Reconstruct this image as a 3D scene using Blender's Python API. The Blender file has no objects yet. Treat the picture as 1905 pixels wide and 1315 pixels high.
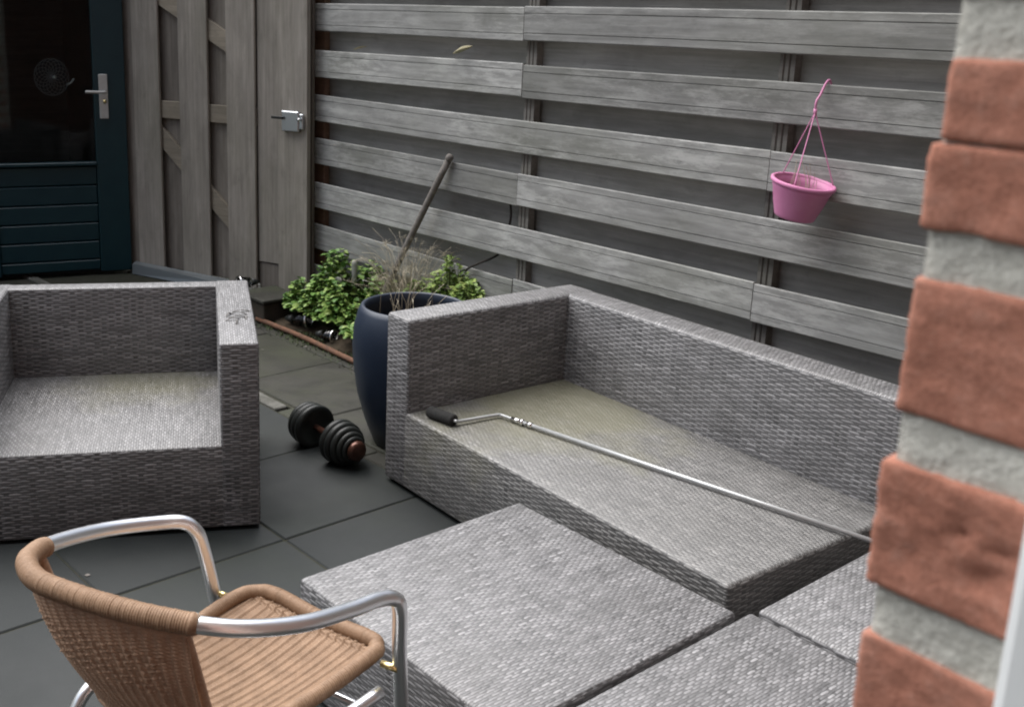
import bpy, bmesh, math, random
from mathutils import Vector, Matrix, noise
random.seed(7)
C = bpy.context.scene.collection
scene = bpy.context.scene
PI = math.pi

# ------------------------------------------------------------------ camera
cam = bpy.data.cameras.new("camera"); camo = bpy.data.objects.new("camera", cam); C.objects.link(camo)
pitch, roll = 0.2473, 0.0326
fwd = Vector((0, math.cos(pitch), -math.sin(pitch))); rt = Vector((1, 0, 0)); up = rt.cross(fwd)
R_ = math.cos(roll)*rt + math.sin(roll)*up; U_ = -math.sin(roll)*rt + math.cos(roll)*up
camo.matrix_world = Matrix(((R_.x, U_.x, -fwd.x, 0), (R_.y, U_.y, -fwd.y, 0), (R_.z, U_.z, -fwd.z, 1.6), (0, 0, 0, 1)))
cam.sensor_width = 36; cam.lens = 36*2006.26/1905
cam.shift_x = 134.68/1905; cam.shift_y = -106.8/1905
cam.clip_start = 0.03; cam.clip_end = 500
cam.dof.use_dof = True; cam.dof.focus_distance = 2.6; cam.dof.aperture_fstop = 17
scene.camera = camo

# ------------------------------------------------------------------ world, sun, exposure
SUN_DIR = Vector((-0.40, 0.33, 1.12)).normalized()       # towards the bright part of the cloud
elev = math.asin(SUN_DIR.z)
w = bpy.data.worlds.new("World"); scene.world = w; w.use_nodes = True
nt = w.node_tree; nt.nodes.clear()
sky = nt.nodes.new("ShaderNodeTexSky"); sky.sky_type = 'NISHITA'; sky.sun_disc = False
sky.sun_elevation = elev; sky.sun_rotation = math.atan2(SUN_DIR.x, SUN_DIR.y)
sky.air_density = 1.0; sky.dust_density = 4.0; sky.ozone_density = 1.0
hs = nt.nodes.new("ShaderNodeHueSaturation"); hs.inputs['Saturation'].default_value = 0.62   # cloud cover greys the blue
bg = nt.nodes.new("ShaderNodeBackground"); bg.inputs[1].default_value = 0.05
wo = nt.nodes.new("ShaderNodeOutputWorld")
nt.links.new(sky.outputs[0], hs.inputs['Color']); nt.links.new(hs.outputs[0], bg.inputs[0]); nt.links.new(bg.outputs[0], wo.inputs[0])
sl = bpy.data.lights.new("sun", 'SUN'); sl.energy = 1.5; sl.angle = math.radians(80); sl.color = (1.0, 0.995, 0.985)
so = bpy.data.objects.new("sun", sl); C.objects.link(so)
so.rotation_euler = SUN_DIR.to_track_quat('Z', 'Y').to_euler(); so.location = (-5, 2, 9)
scene.view_settings.view_transform = 'Standard'; scene.view_settings.look = 'None'
scene.view_settings.gamma = 1; scene.view_settings.use_curve_mapping = False
scene.view_settings.exposure = 1.97
scene.render.engine = 'CYCLES'
scene.cycles.use_denoising = True
scene.cycles.max_bounces = 8
scene.cycles.filter_width = 2.0

# ------------------------------------------------------------------ helpers
def tag(o, label, cat, group=None):
    o['label'] = label; o['category'] = cat
    if group: o['group'] = group
    return o
def thing(name, label, cat, loc=(0, 0, 0), rotz=0.0, group=None):
    o = bpy.data.objects.new(name, None); C.objects.link(o)
    o.location = loc; o.rotation_euler = (0, 0, rotz); o.empty_display_size = 0.05
    return tag(o, label, cat, group)
def mesh(name, verts, faces, mat, parent=None, smooth=False, uvs=None):
    me = bpy.data.meshes.new(name); me.from_pydata(verts, [], faces); me.update()
    if uvs is not None:
        l = me.uv_layers.new(name="UVMap")
        l.data.foreach_set('uv', [c for uv in uvs for c in uv])
    if mat: me.materials.append(mat)
    if smooth: me.polygons.foreach_set('use_smooth', [True]*len(me.polygons))
    o = bpy.data.objects.new(name, me); C.objects.link(o)
    if parent: o.parent = parent
    return o
def share(name, me, parent=None, loc=(0, 0, 0), rot=(0, 0, 0), scale=(1, 1, 1)):
    o = bpy.data.objects.new(name, me); C.objects.link(o)
    o.location = loc; o.rotation_euler = rot; o.scale = scale
    if parent: o.parent = parent
    return o
def bm_obj(name, bm, mat, parent=None, smooth=False):
    me = bpy.data.meshes.new(name); bm.to_mesh(me); bm.free()
    if mat: me.materials.append(mat)
    if smooth: me.polygons.foreach_set('use_smooth', [True]*len(me.polygons))
    o = bpy.data.objects.new(name, me); C.objects.link(o)
    if parent: o.parent = parent
    return o
def bm_box(bm, lo, hi, bevel=0.0, seg=1, M=None):
    vs = [bm.verts.new((x, y, z)) for x in (lo[0], hi[0]) for y in (lo[1], hi[1]) for z in (lo[2], hi[2])]
    F = [(0, 1, 3, 2), (4, 6, 7, 5), (0, 4, 5, 1), (2, 3, 7, 6), (0, 2, 6, 4), (1, 5, 7, 3)]
    fs = [bm.faces.new([vs[i] for i in f]) for f in F]
    if bevel > 0:
        es = set(e for f in fs for e in f.edges)
        bmesh.ops.bevel(bm, geom=list(es), offset=bevel, segments=seg, profile=0.5, affect='EDGES')
    if M is not None:
        bmesh.ops.transform(bm, matrix=M, verts=[v for v in bm.verts if v.is_valid and not v.tag])
        for v in bm.verts: v.tag = True
def box(name, lo, hi, mat, parent=None, bevel=0.004, seg=1, smooth=False):
    bm = bmesh.new(); bm_box(bm, lo, hi, bevel, seg)
    bmesh.ops.recalc_face_normals(bm, faces=bm.faces)
    return bm_obj(name, bm, mat, parent, smooth)
def catmull(P, n=6, closed=False):
    P = [Vector(p) for p in P]; out = []
    N = len(P); rng = range(N if closed else N-1)
    for i in rng:
        if closed: a, b, c, d = P[(i-1) % N], P[i], P[(i+1) % N], P[(i+2) % N]
        else:
            b, c = P[i], P[i+1]
            a = P[i-1] if i > 0 else b*2-c
            d = P[i+2] if i+2 < N else c*2-b
        for k in range(n):
            t = k/n
            out.append(0.5*((2*b)+(c-a)*t+(2*a-5*b+4*c-d)*t*t+(-a+3*b-3*c+d)*t**3))
    if not closed: out.append(P[-1])
    return out
def resample(P, step):
    d = [0]
    for a, b in zip(P, P[1:]): d.append(d[-1]+(b-a).length)
    L = d[-1]; n = max(2, int(round(L/step))); out = []; j = 0
    for i in range(n+1):
        s = L*i/n
        while j < len(P)-2 and d[j+1] < s: j += 1
        t = (s-d[j])/max(1e-9, d[j+1]-d[j]); out.append(P[j].lerp(P[j+1], min(1, max(0, t))))
    return out
def tube_geo(P, r, nc=12, caps=True, closed=False, V0=0):
    """swept tube; r a number or a function of (index, angle index)"""
    P = [Vector(p) for p in P]; N = len(P); verts = []; faces = []
    T = []
    for i in range(N):
        if closed: t = P[(i+1) % N]-P[i-1]
        else: t = P[min(i+1, N-1)]-P[max(i-1, 0)]
        T.append(t.normalized() if t.length > 1e-9 else Vector((0, 0, 1)))
    n = T[0].orthogonal().normalized()
    for i in range(N):
        n = (n-T[i]*n.dot(T[i])); n = n.normalized() if n.length > 1e-6 else T[i].orthogonal().normalized()
        b = T[i].cross(n)
        for k in range(nc):
            a = 2*PI*k/nc; rr = r(i, k) if callable(r) else r
            verts.append(P[i]+(n*math.cos(a)+b*math.sin(a))*rr)
    for i in range(N if closed else N-1):
        j = (i+1) % N
        for k in range(nc):
            k2 = (k+1) % nc
            faces.append((V0+i*nc+k, V0+i*nc+k2, V0+j*nc+k2, V0+j*nc+k))
    if caps and not closed:
        faces.append(tuple(V0+k for k in reversed(range(nc)))); faces.append(tuple(V0+(N-1)*nc+k for k in range(nc)))
    return verts, faces
def tube(name, P, r, mat, parent=None, nc=12, closed=False):
    v, f = tube_geo(P, r, nc, True, closed)
    return mesh(name, v, f, mat, parent, True)
def lathe(name, prof, mat, parent=None, n=40, M=None):
    verts = []; faces = []
    for (r, z) in prof:
        for k in range(n):
            a = 2*PI*k/n; p = Vector((r*math.cos(a), r*math.sin(a), z))
            verts.append(M @ p if M else p)
    for i in range(len(prof)-1):
        for k in range(n):
            k2 = (k+1) % n
            faces.append((i*n+k, i*n+k2, (i+1)*n+k2, (i+1)*n+k))
    return mesh(name, verts, faces, mat, parent, True)
def axisM(p, d):
    q = Vector(d).normalized().to_track_quat('Z', 'Y').to_matrix().to_4x4()
    return Matrix.Translation(p) @ q

# ------------------------------------------------------------------ materials
class N:
    def __init__(s, name, rough=0.7, metal=0.0, spec=0.4):
        s.m = bpy.data.materials.new(name); s.m.use_nodes = True; s.t = s.m.node_tree
        s.b = s.t.nodes['Principled BSDF']; s.b.inputs['Roughness'].default_value = rough
        s.b.inputs['Metallic'].default_value = metal; s.b.inputs['Specular IOR Level'].default_value = spec
    def n(s, t, **k):
        x = s.t.nodes.new(t)
        for a, v in k.items(): setattr(x, a, v)
        return x
    def l(s, a, b): s.t.links.new(a, b)
    def val(s, x, inp):
        if hasattr(x, 'is_output'): s.l(x, inp)
        else: inp.default_value = x
    def math(s, op, a, b=None, c=None, clamp=False):
        x = s.n('ShaderNodeMath', operation=op); x.use_clamp = clamp
        s.val(a, x.inputs[0])
        if b is not None: s.val(b, x.inputs[1])
        if c is not None: s.val(c, x.inputs[2])
        return x.outputs[0]
    def mix(s, f, a, b, mode='MIX'):
        x = s.n('ShaderNodeMix', data_type='RGBA', blend_type=mode)
        s.val(f, x.inputs[0])
        s.val(a if hasattr(a, 'is_output') else (*a, 1), x.inputs[6]); s.val(b if hasattr(b, 'is_output') else (*b, 1), x.inputs[7])
        return x.outputs[2]
    def coord(s, k='Object', scale=None, jitter=False):
        c = s.n('ShaderNodeTexCoord').outputs[k]
        if jitter:
            oi = s.n('ShaderNodeObjectInfo'); v = s.n('ShaderNodeVectorMath', operation='SCALE')
            cb = s.n('ShaderNodeCombineXYZ'); s.l(oi.outputs['Random'], cb.inputs[0]); s.l(oi.outputs['Random'], cb.inputs[1]); s.l(oi.outputs['Random'], cb.inputs[2])
            s.l(cb.outputs[0], v.inputs[0]); v.inputs['Scale'].default_value = 37.0
            a = s.n('ShaderNodeVectorMath', operation='ADD'); s.l(c, a.inputs[0]); s.l(v.outputs[0], a.inputs[1]); c = a.outputs[0]
        if scale:
            m = s.n('ShaderNodeVectorMath', operation='MULTIPLY'); s.l(c, m.inputs[0]); m.inputs[1].default_value = scale; c = m.outputs[0]
        return c
    def noise(s, vec, scale, detail=4, rough=0.55, dist=0.0):
        x = s.n('ShaderNodeTexNoise'); s.l(vec, x.inputs['Vector']); x.inputs['Scale'].default_value = scale
        x.inputs['Detail'].default_value = detail; x.inputs['Roughness'].default_value = rough; x.inputs['Distortion'].default_value = dist
        return x.outputs['Fac']
    def ramp(s, f, stops):
        x = s.n('ShaderNodeValToRGB'); s.l(f, x.inputs[0]); e = x.color_ramp.elements
        while len(e) < len(stops): e.new(0.5)
        for q, (p, c) in zip(e, stops):
            q.position = p; q.color = (*c, 1) if isinstance(c, tuple) else (c, c, c, 1)
        return x.outputs[0]
    def rand(s): return s.n('ShaderNodeObjectInfo').outputs['Random']
    def bump(s, h, strength=0.5, dist=0.003):
        x = s.n('ShaderNodeBump'); x.inputs['Strength'].default_value = strength; x.inputs['Distance'].default_value = dist
        s.l(h, x.inputs['Height']); s.l(x.outputs[0], s.b.inputs['Normal']); return x
    def col(s, c): s.val(c if hasattr(c, 'is_output') else (*c, 1), s.b.inputs['Base Color'])
    def rough(s, c): s.val(c, s.b.inputs['Roughness'])

def mat_wood(name, dark, light, lichen=None, lich_amt=0.0, green=0.0, gscale=1.0, vary=0.35):
    """weathered board: grain along local X"""
    m = N(name, 0.85, 0, 0.25)
    g = m.noise(m.coord('Object', (2.2*gscale, 55*gscale, 55*gscale), True), 1.0, 5, 0.6, 0.4)
    blot = m.noise(m.coord('Object', (3.0, 9, 9), True), 1.0, 5, 0.65, 0.5)
    big = m.noise(m.coord('Object', (1.3, 3, 3), True), 1.0, 3)
    c = m.ramp(g, [(0.28, dark), (0.72, light)])
    kn = m.noise(m.coord('Object', (9, 14, 14), True), 1.0, 6, 0.7, 0.3)
    c = m.mix(m.ramp(kn, [(0.56, 0.0), (0.70, 0.32)]), c, tuple(x*0.62 for x in dark))
    c = m.mix(m.ramp(blot, [(0.35, 0.0), (0.75, 0.55)]), c, tuple(x*0.55 for x in dark))
    if lichen:
        mask = m.math('MULTIPLY', m.ramp(m.noise(m.coord('Object', (6, 26, 30), True), 1.0, 8, 0.75, 0.15), [(0.46, 0.0), (0.60, 1.0)]), m.ramp(big, [(0.36, 0.0), (0.58, lich_amt)]))
        c = m.mix(mask, c, lichen)
    if green:
        gm = m.math('MULTIPLY', m.ramp(m.noise(m.coord('Object', (1.0, 2.5, 2.5), True), 1.3, 4), [(0.42, 0.0), (0.7, 1.0)]), green)
        c = m.mix(gm, c, (0.075, 0.085, 0.035))
    rr = m.math('MULTIPLY_ADD', m.rand(), vary, 1-vary*0.5)
    sc = m.n('ShaderNodeVectorMath', operation='SCALE'); m.l(c, sc.inputs[0]); m.l(rr, sc.inputs['Scale'])
    m.col(sc.outputs[0]); m.bump(g, 0.35, 0.0025)
    return m.m
M_slat = mat_wood('weathered_slat', (0.225, 0.226, 0.216), (0.365, 0.366, 0.352), (0.48, 0.482, 0.462), 0.7, 0.25, vary=0.42)
M_back = mat_wood('weathered_backing', (0.245, 0.243, 0.23), (0.36, 0.356, 0.338), None, 0, 0.25, vary=0.3)
M_post = mat_wood('weathered_post', (0.19, 0.18, 0.165), (0.29, 0.275, 0.255), None, 0, 0.2)
M_redpost = mat_wood('reddish_post', (0.19, 0.115, 0.08), (0.28, 0.175, 0.125), None, 0, 0.3)
M_gate = mat_wood('gate_board', (0.235, 0.216, 0.188), (0.37, 0.343, 0.303), (0.25, 0.235, 0.21), 0.35, 0.2, vary=0.3)
M_gateback = mat_wood('gate_back_board', (0.17, 0.152, 0.132), (0.26, 0.235, 0.205), None, 0, 0.1)
M_rail = mat_wood('gate_rail', (0.22, 0.195, 0.155), (0.34, 0.30, 0.24), None, 0, 0.1)

def mat_wicker(name, c_lo, c_hi, cw=0.015, rw=0.0075, algae=None, bumpd=0.0026):
    m = N(name, 0.5, 0, 0.75)
    m.b.inputs['Coat Weight'].default_value = 0.25; m.b.inputs['Coat Roughness'].default_value = 0.5
    uv = m.n('ShaderNodeSeparateXYZ'); m.l(m.n('ShaderNodeUVMap').outputs[0], uv.inputs[0])
    wob = m.noise(m.n('ShaderNodeUVMap').outputs[0], 22.0, 4, 0.6)
    u0 = m.math('MULTIPLY_ADD', wob, 0.013, uv.outputs[0]); v0 = m.math('MULTIPLY_ADD', wob, 0.006, uv.outputs[1])
    U = m.math('DIVIDE', u0, cw); V = m.math('DIVIDE', v0, rw)
    row = m.math('FLOOR', V); fv = m.math('SUBTRACT', V, row)
    colm = m.math('FLOOR', U); fu = m.math('SUBTRACT', U, colm)
    # a row of strand goes over one cross strand and under the next, rows alternate
    ph = m.math('MULTIPLY', m.math('ADD', U, row), PI)
    s = m.math('SINE', ph)                                   # >0 over
    over = m.math('MULTIPLY_ADD', s, 0.5, 0.5)
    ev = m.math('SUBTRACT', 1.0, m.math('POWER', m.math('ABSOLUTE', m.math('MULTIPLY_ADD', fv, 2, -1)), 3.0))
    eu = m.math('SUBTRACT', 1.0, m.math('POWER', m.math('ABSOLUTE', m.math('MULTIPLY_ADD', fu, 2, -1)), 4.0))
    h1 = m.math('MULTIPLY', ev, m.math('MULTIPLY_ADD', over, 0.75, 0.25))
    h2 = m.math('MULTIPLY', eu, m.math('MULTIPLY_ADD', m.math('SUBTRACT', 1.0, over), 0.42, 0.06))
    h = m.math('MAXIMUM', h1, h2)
    # each strand its own grey: long streaks along a row, and per column
    cbr = m.n('ShaderNodeCombineXYZ'); m.l(m.math('MULTIPLY', u0, 9.0), cbr.inputs[0]); m.l(m.math('MULTIPLY', row, 7.31), cbr.inputs[1])
    n1 = m.noise(cbr.outputs[0], 1.0, 2, 0.7)
    cbc = m.n('ShaderNodeCombineXYZ'); m.l(m.math('MULTIPLY', v0, 9.0), cbc.inputs[1]); m.l(m.math('MULTIPLY', colm, 5.17), cbc.inputs[0])
    n2 = m.noise(cbc.outputs[0], 1.0, 2, 0.7)
    isrow = m.math('GREATER_THAN', h1, h2)
    nn = m.math('ADD', m.math('MULTIPLY', isrow, n1), m.math('MULTIPLY', m.math('SUBTRACT', 1.0, isrow), n2))
    c = m.ramp(nn, [(0.30, c_lo), (0.70, c_hi)])
    cell = m.n('ShaderNodeTexWhiteNoise', noise_dimensions='2D'); cbx = m.n('ShaderNodeCombineXYZ')
    m.l(m.math('FLOOR', m.math('MULTIPLY', m.math('ADD', U, row), 0.5)), cbx.inputs[0]); m.l(row, cbx.inputs[1]); m.l(cbx.outputs[0], cell.inputs['Vector'])
    tone = m.math('MULTIPLY_ADD', m.math('MULTIPLY', cell.outputs['Value'], isrow), 0.27, 0.88)
    sc_ = m.n('ShaderNodeVectorMath', operation='SCALE'); m.l(c, sc_.inputs[0]); m.l(tone, sc_.inputs['Scale']); c = sc_.outputs[0]
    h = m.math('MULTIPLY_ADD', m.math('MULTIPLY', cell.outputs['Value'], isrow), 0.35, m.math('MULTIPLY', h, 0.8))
    gap = m.ramp(h, [(0.12, 0.16), (0.6, 1.0)])            # shade between the strands put into the colour
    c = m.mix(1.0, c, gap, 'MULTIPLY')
    dirt = m.noise(m.coord('Object', (1, 1, 1)), 4.0, 5, 0.65)
    c = m.mix(m.ramp(dirt, [(0.45, 0.0), (0.8, 0.45)]), c, (0.06, 0.058, 0.054))
    if algae:                                               # greenish growth around one damp corner of the seat
        (px, py, rad, amt) = algae
        d = m.n('ShaderNodeVectorMath', operation='DISTANCE'); m.l(m.coord('Object'), d.inputs[0]); d.inputs[1].default_value = (px, py, 0.29)
        k = m.math('ADD', m.math('DIVIDE', d.outputs['Value'], rad), m.math('MULTIPLY_ADD', m.noise(m.coord('Object'), 5.0, 4), 1.6, -0.8))
        c = m.mix(m.ramp(k, [(0.35, amt), (1.0, 0.0)]), c, (0.145, 0.137, 0.066))
    m.col(c); m.bump(h, 0.85, bumpd)
    m.rough(m.math('MULTIPLY_ADD', nn, 0.25, 0.40))
    return m.m
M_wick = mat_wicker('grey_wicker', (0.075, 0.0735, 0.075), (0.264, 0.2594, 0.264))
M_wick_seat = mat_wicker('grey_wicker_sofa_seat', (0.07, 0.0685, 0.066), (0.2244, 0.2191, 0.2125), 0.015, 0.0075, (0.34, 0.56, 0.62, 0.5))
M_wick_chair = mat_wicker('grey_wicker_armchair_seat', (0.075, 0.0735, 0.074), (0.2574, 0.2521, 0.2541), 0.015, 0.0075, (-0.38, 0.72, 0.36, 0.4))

def mat_simple(name, c, rough=0.6, metal=0.0, spec=0.4, nz=None, amt=0.25, bump=0.0, nscale=30.0, jitter=True):
    m = N(name, rough, metal, spec)
    k = m.noise(m.coord('Object', None, jitter), nscale, 5, 0.6)
    c2 = nz if nz else tuple(x*(1-amt) for x in c)
    m.col(m.mix(m.ramp(k, [(0.35, 0.0), (0.7, 1.0)]), c, c2))
    if bump: m.bump(k, 0.5, bump)
    return m.m
def mat_metal(name, c, rough, scratch=0.12, nscale=60.0):
    m = N(name, rough, 1.0, 0.5); k = m.noise(m.coord('Object'), nscale, 5, 0.6)
    m.col(c); m.rough(m.math('MULTIPLY_ADD', k, scratch*2, rough-scratch)); m.bump(k, 0.08, 0.001)
    return m.m
M_alu = mat_metal('brushed_aluminium', (0.90, 0.905, 0.91), 0.33, 0.05)
M_pole = mat_simple('satin_pole', (0.46, 0.47, 0.47), 0.3, 0.35, 0.5, (0.38, 0.39, 0.39), nscale=25)
M_chrome = mat_metal('chrome', (0.78, 0.78, 0.78), 0.16, 0.06)
M_zinc = mat_metal('zinc_plate', (0.50, 0.53, 0.56), 0.38)
M_handle = mat_simple('door_handle_metal', (0.50, 0.50, 0.48), 0.45, 0.15, 0.5, nscale=30, amt=0.1)
M_copper = mat_simple('copper_bar', (0.10, 0.042, 0.028), 0.28, 0.5, 0.5, (0.035, 0.02, 0.016), nscale=20)
M_rust = mat_simple('rusty_rod', (0.17, 0.085, 0.05), 0.75, 0.2, 0.3, (0.09, 0.055, 0.04), nscale=40, bump=0.001)
M_brass = mat_metal('brass', (0.75, 0.62, 0.30), 0.3)
M_blackplastic = mat_simple('black_plastic', (0.012, 0.014, 0.0135), 0.45, 0, 0.35, (0.022, 0.025, 0.023), nscale=15)
M_foam = mat_simple('black_foam', (0.018, 0.018, 0.018), 0.9, 0, 0.2, (0.035, 0.035, 0.033), nscale=160, bump=0.0015)
M_pot = mat_simple('dark_blue_glaze', (0.011, 0.019, 0.036), 0.42, 0, 0.45, (0.018, 0.027, 0.045), nscale=6)
M_soil = mat_simple('dark_soil', (0.035, 0.028, 0.02), 0.95, 0, 0.1, (0.065, 0.05, 0.035), nscale=25, bump=0.01, jitter=False)
M_pink = mat_simple('pink_plastic', (0.58, 0.24, 0.40), 0.5, 0, 0.4, (0.54, 0.18, 0.35), nscale=9)
M_stick = mat_simple('grey_stick', (0.20, 0.185, 0.17), 0.8, 0, 0.2, (0.12, 0.11, 0.10), nscale=50)
M_twig = mat_simple('dark_twig', (0.035, 0.03, 0.027), 0.8, 0, 0.2, nscale=50)
M_stake = mat_simple('pale_stake', (0.34, 0.34, 0.32), 0.7, 0, 0.3, (0.22, 0.23, 0.2), nscale=40)
M_dryleaf = mat_simple('dry_leaf', (0.42, 0.40, 0.27), 0.7, 0, 0.3, (0.28, 0.24, 0.14), nscale=60)
M_white = mat_simple('white_frame_paint', (0.78, 0.80, 0.80), 0.35, 0, 0.5, (0.72, 0.74, 0.74), nscale=12)
M_dooropaint = mat_simple('dark_teal_paint', (0.005, 0.028, 0.038), 0.36, 0, 0.4, (0.007, 0.035, 0.044), nscale=7, jitter=False)
M_threshold = mat_metal('dull_aluminium', (0.33, 0.36, 0.38), 0.5)
M_render = mat_simple('interior_plaster', (0.42, 0.41, 0.39), 0.9, 0, 0.2, nscale=8)
M_mossblock = mat_simple('weathered_brown_block', (0.05, 0.04, 0.032), 0.85, 0, 0.2, (0.028, 0.028, 0.02), nscale=14, bump=0.004)

def mat_brick():
    m = N('orange_red_brick', 0.9, 0, 0.15)
    co = m.coord('Object', None, True)
    a = m.noise(co, 40.0, 6, 0.65); b = m.noise(co, 160.0, 4, 0.6); d = m.noise(co, 700.0, 3, 0.6)
    c = m.ramp(a, [(0.25, (0.32, 0.14, 0.098)), (0.5, (0.41, 0.185, 0.13)), (0.75, (0.49, 0.24, 0.175))])
    c = m.mix(m.ramp(b, [(0.55, 0.0), (0.8, 0.5)]), c, (0.48, 0.28, 0.22))
    c = m.mix(m.ramp(d, [(0.38, 0.35), (0.58, 0.0)]), c, (0.20, 0.085, 0.055)); gsp = m.noise(co, 330.0, 3, 0.7); c = m.mix(m.ramp(gsp, [(0.62, 0.0), (0.74, 0.4)]), c, (0.58, 0.36, 0.28)); c = m.mix(m.ramp(gsp, [(0.26, 0.5), (0.36, 0.0)]), c, (0.14, 0.062, 0.045))
    m.col(c); h = m.math('MULTIPLY_ADD', b, 0.5, m.math('MULTIPLY', m.math('ADD', d, gsp), 0.4)); m.bump(h, 0.6, 0.0013)
    return m.m
M_brick = mat_brick()
def mat_mortar():
    m = N('grey_mortar', 0.95, 0, 0.1); co = m.coord('Object')
    a = m.noise(co, 60.0, 6, 0.7); b = m.noise(co, 420.0, 4, 0.7)
    c = m.ramp(a, [(0.3, (0.54, 0.53, 0.475)), (0.7, (0.70, 0.69, 0.63))])
    c = m.mix(m.ramp(b, [(0.35, 0.45), (0.6, 0.0)]), c, (0.32, 0.315, 0.275))
    m.col(c); m.bump(m.math('ADD', m.math('MULTIPLY', a, 0.6), b), 0.9, 0.002)
    return m.m
M_mortar = mat_mortar()
def mat_facade():
    m = N('far_brickwork', 0.9, 0, 0.15)
    x = m.n('ShaderNodeTexBrick'); x.inputs['Scale'].default_value = 1.0
    sp = m.n('ShaderNodeSeparateXYZ'); m.l(m.coord('Object'), sp.inputs[0]); cb = m.n('ShaderNodeCombineXYZ')
    m.l(sp.outputs[0], cb.inputs[0]); m.l(sp.outputs[2], cb.inputs[1]); m.l(cb.outputs[0], x.inputs['Vector'])
    x.inputs['Brick Width'].default_value = 0.21; x.inputs['Row Height'].default_value = 0.0635; x.inputs['Mortar Size'].default_value = 0.007
    x.inputs['Color1'].default_value = (0.15, 0.075, 0.055, 1); x.inputs['Color2'].default_value = (0.11, 0.058, 0.045, 1); x.inputs['Mortar'].default_value = (0.17, 0.165, 0.15, 1)
    m.col(x.outputs[0]); m.bump(m.math('SUBTRACT', 1.0, x.outputs['Fac']), 0.8, 0.006); return m.m
M_facade = mat_facade()
def mat_tile():
    m = N('dark_concrete_tile', 0.5, 0, 0.36); co = m.coord('Object', None, True)
    a = m.noise(co, 3.5, 5, 0.6); b = m.noise(co, 180.0, 4, 0.6); g = m.noise(m.coord('Object', None, True), 1.7, 4)
    c = m.ramp(a, [(0.3, (0.009, 0.0118, 0.012)), (0.7, (0.020, 0.0235, 0.0235))])
    c = m.mix(m.ramp(b, [(0.4, 0.25), (0.65, 0.0)]), c, (0.010, 0.011, 0.011))
    c = m.mix(m.ramp(g, [(0.5, 0.0), (0.75, 0.4)]), c, (0.020, 0.027, 0.017))
    m.col(c); m.rough(m.math('MULTIPLY_ADD', a, 0.6, 0.36)); m.bump(b, 0.35, 0.0012); return m.m
M_tile = mat_tile()
def mat_oldslab():
    m = N('old_mossy_concrete', 0.75, 0, 0.3); co = m.coord('Object', None, True)
    a = m.noise(co, 4.5, 6, 0.65, 0.5); b = m.noise(co, 120.0, 5, 0.65); g = m.noise(co, 2.3, 5, 0.65)
    c = m.ramp(a, [(0.3, (0.014, 0.0145, 0.0115)), (0.7, (0.044, 0.043, 0.036))])
    c = m.mix(m.ramp(b, [(0.4, 0.35), (0.65, 0.0)]), c, (0.05, 0.048, 0.04))
    c = m.mix(m.ramp(g, [(0.45, 0.0), (0.7, 0.6)]), c, (0.042, 0.048, 0.026))
    m.col(c); m.rough(m.math('MULTIPLY_ADD', a, 0.5, 0.4)); m.bump(m.math('ADD', b, a), 0.5, 0.003); return m.m
M_old = mat_oldslab()
M_kerb = mat_simple('pale_kerb_concrete', (0.15, 0.147, 0.135), 0.85, 0, 0.2, (0.06, 0.06, 0.05), nscale=14, bump=0.002)
M_sand = mat_simple('joint_sand', (0.045, 0.043, 0.036), 0.95, 0, 0.1, (0.03, 0.034, 0.022), nscale=20, bump=0.003, jitter=False)
def mat_ground():
    m = N('garden_ground', 0.95, 0, 0.1); co = m.coord('Object')
    m.col(m.ramp(m.noise(co, 2.0, 6, 0.7), [(0.35, (0.045, 0.05, 0.03)), (0.65, (0.085, 0.075, 0.055))])); return m.m
M_ground = mat_ground()
def mat_leaf(name, c1, c2, c3):
    m = N(name, 0.5, 0, 0.4)
    g = m.n('ShaderNodeNewGeometry').outputs['Random Per Island']
    m.col(m.ramp(g, [(0.0, c1), (0.5, c2), (1.0, c3)]))
    m.b.inputs['Transmission Weight'].default_value = 0.0
    return m.m
M_leaf = mat_leaf('green_leaf', (0.06, 0.14, 0.03), (0.14, 0.26, 0.05), (0.27, 0.36, 0.10))
M_leaf2 = mat_leaf('yellow_green_leaf', (0.10, 0.17, 0.035), (0.17, 0.26, 0.055), (0.28, 0.34, 0.10))
M_grass = mat_leaf('moss_grass', (0.03, 0.05, 0.012), (0.05, 0.07, 0.02), (0.08, 0.09, 0.035))
M_dry = mat_leaf('dry_stem', (0.24, 0.20, 0.14), (0.38, 0.33, 0.24), (0.55, 0.50, 0.39))
def mat_glass(name, tint, rough=0.05, ior=1.45):
    m = N(name, rough, 0, 0.5); m.col(tint); m.b.inputs['Transmission Weight'].default_value = 1.0; m.b.inputs['IOR'].default_value = ior
    return m.m
M_clear = mat_glass('clear_plastic', (0.93, 0.95, 0.93), 0.08)
M_pane = mat_glass('door_pane', (0.75, 0.82, 0.85), 0.03, 1.2)
def mat_rattan(name, c1, c2, c3, bump=0.0):
    m = N(name, 0.6, 0, 0.3); a = m.noise(m.coord('Object'), 30.0, 5, 0.6); b = m.noise(m.coord('Object'), 260.0, 3, 0.6)
    c = m.ramp(a, [(0.3, c1), (0.7, c2)]); c = m.mix(m.ramp(b, [(0.5, 0.0), (0.8, 0.6)]), c, c3); m.col(c)
    m.bump(b, 0.4, 0.0008); return m.m
M_rat = mat_rattan('tan_rattan', (0.185, 0.114, 0.068), (0.275, 0.176, 0.11), (0.35, 0.25, 0.175))
M_ratback = mat_rattan('tan_rattan_back', (0.26, 0.158, 0.10), (0.38, 0.24, 0.155), (0.52, 0.39, 0.29))

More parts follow.
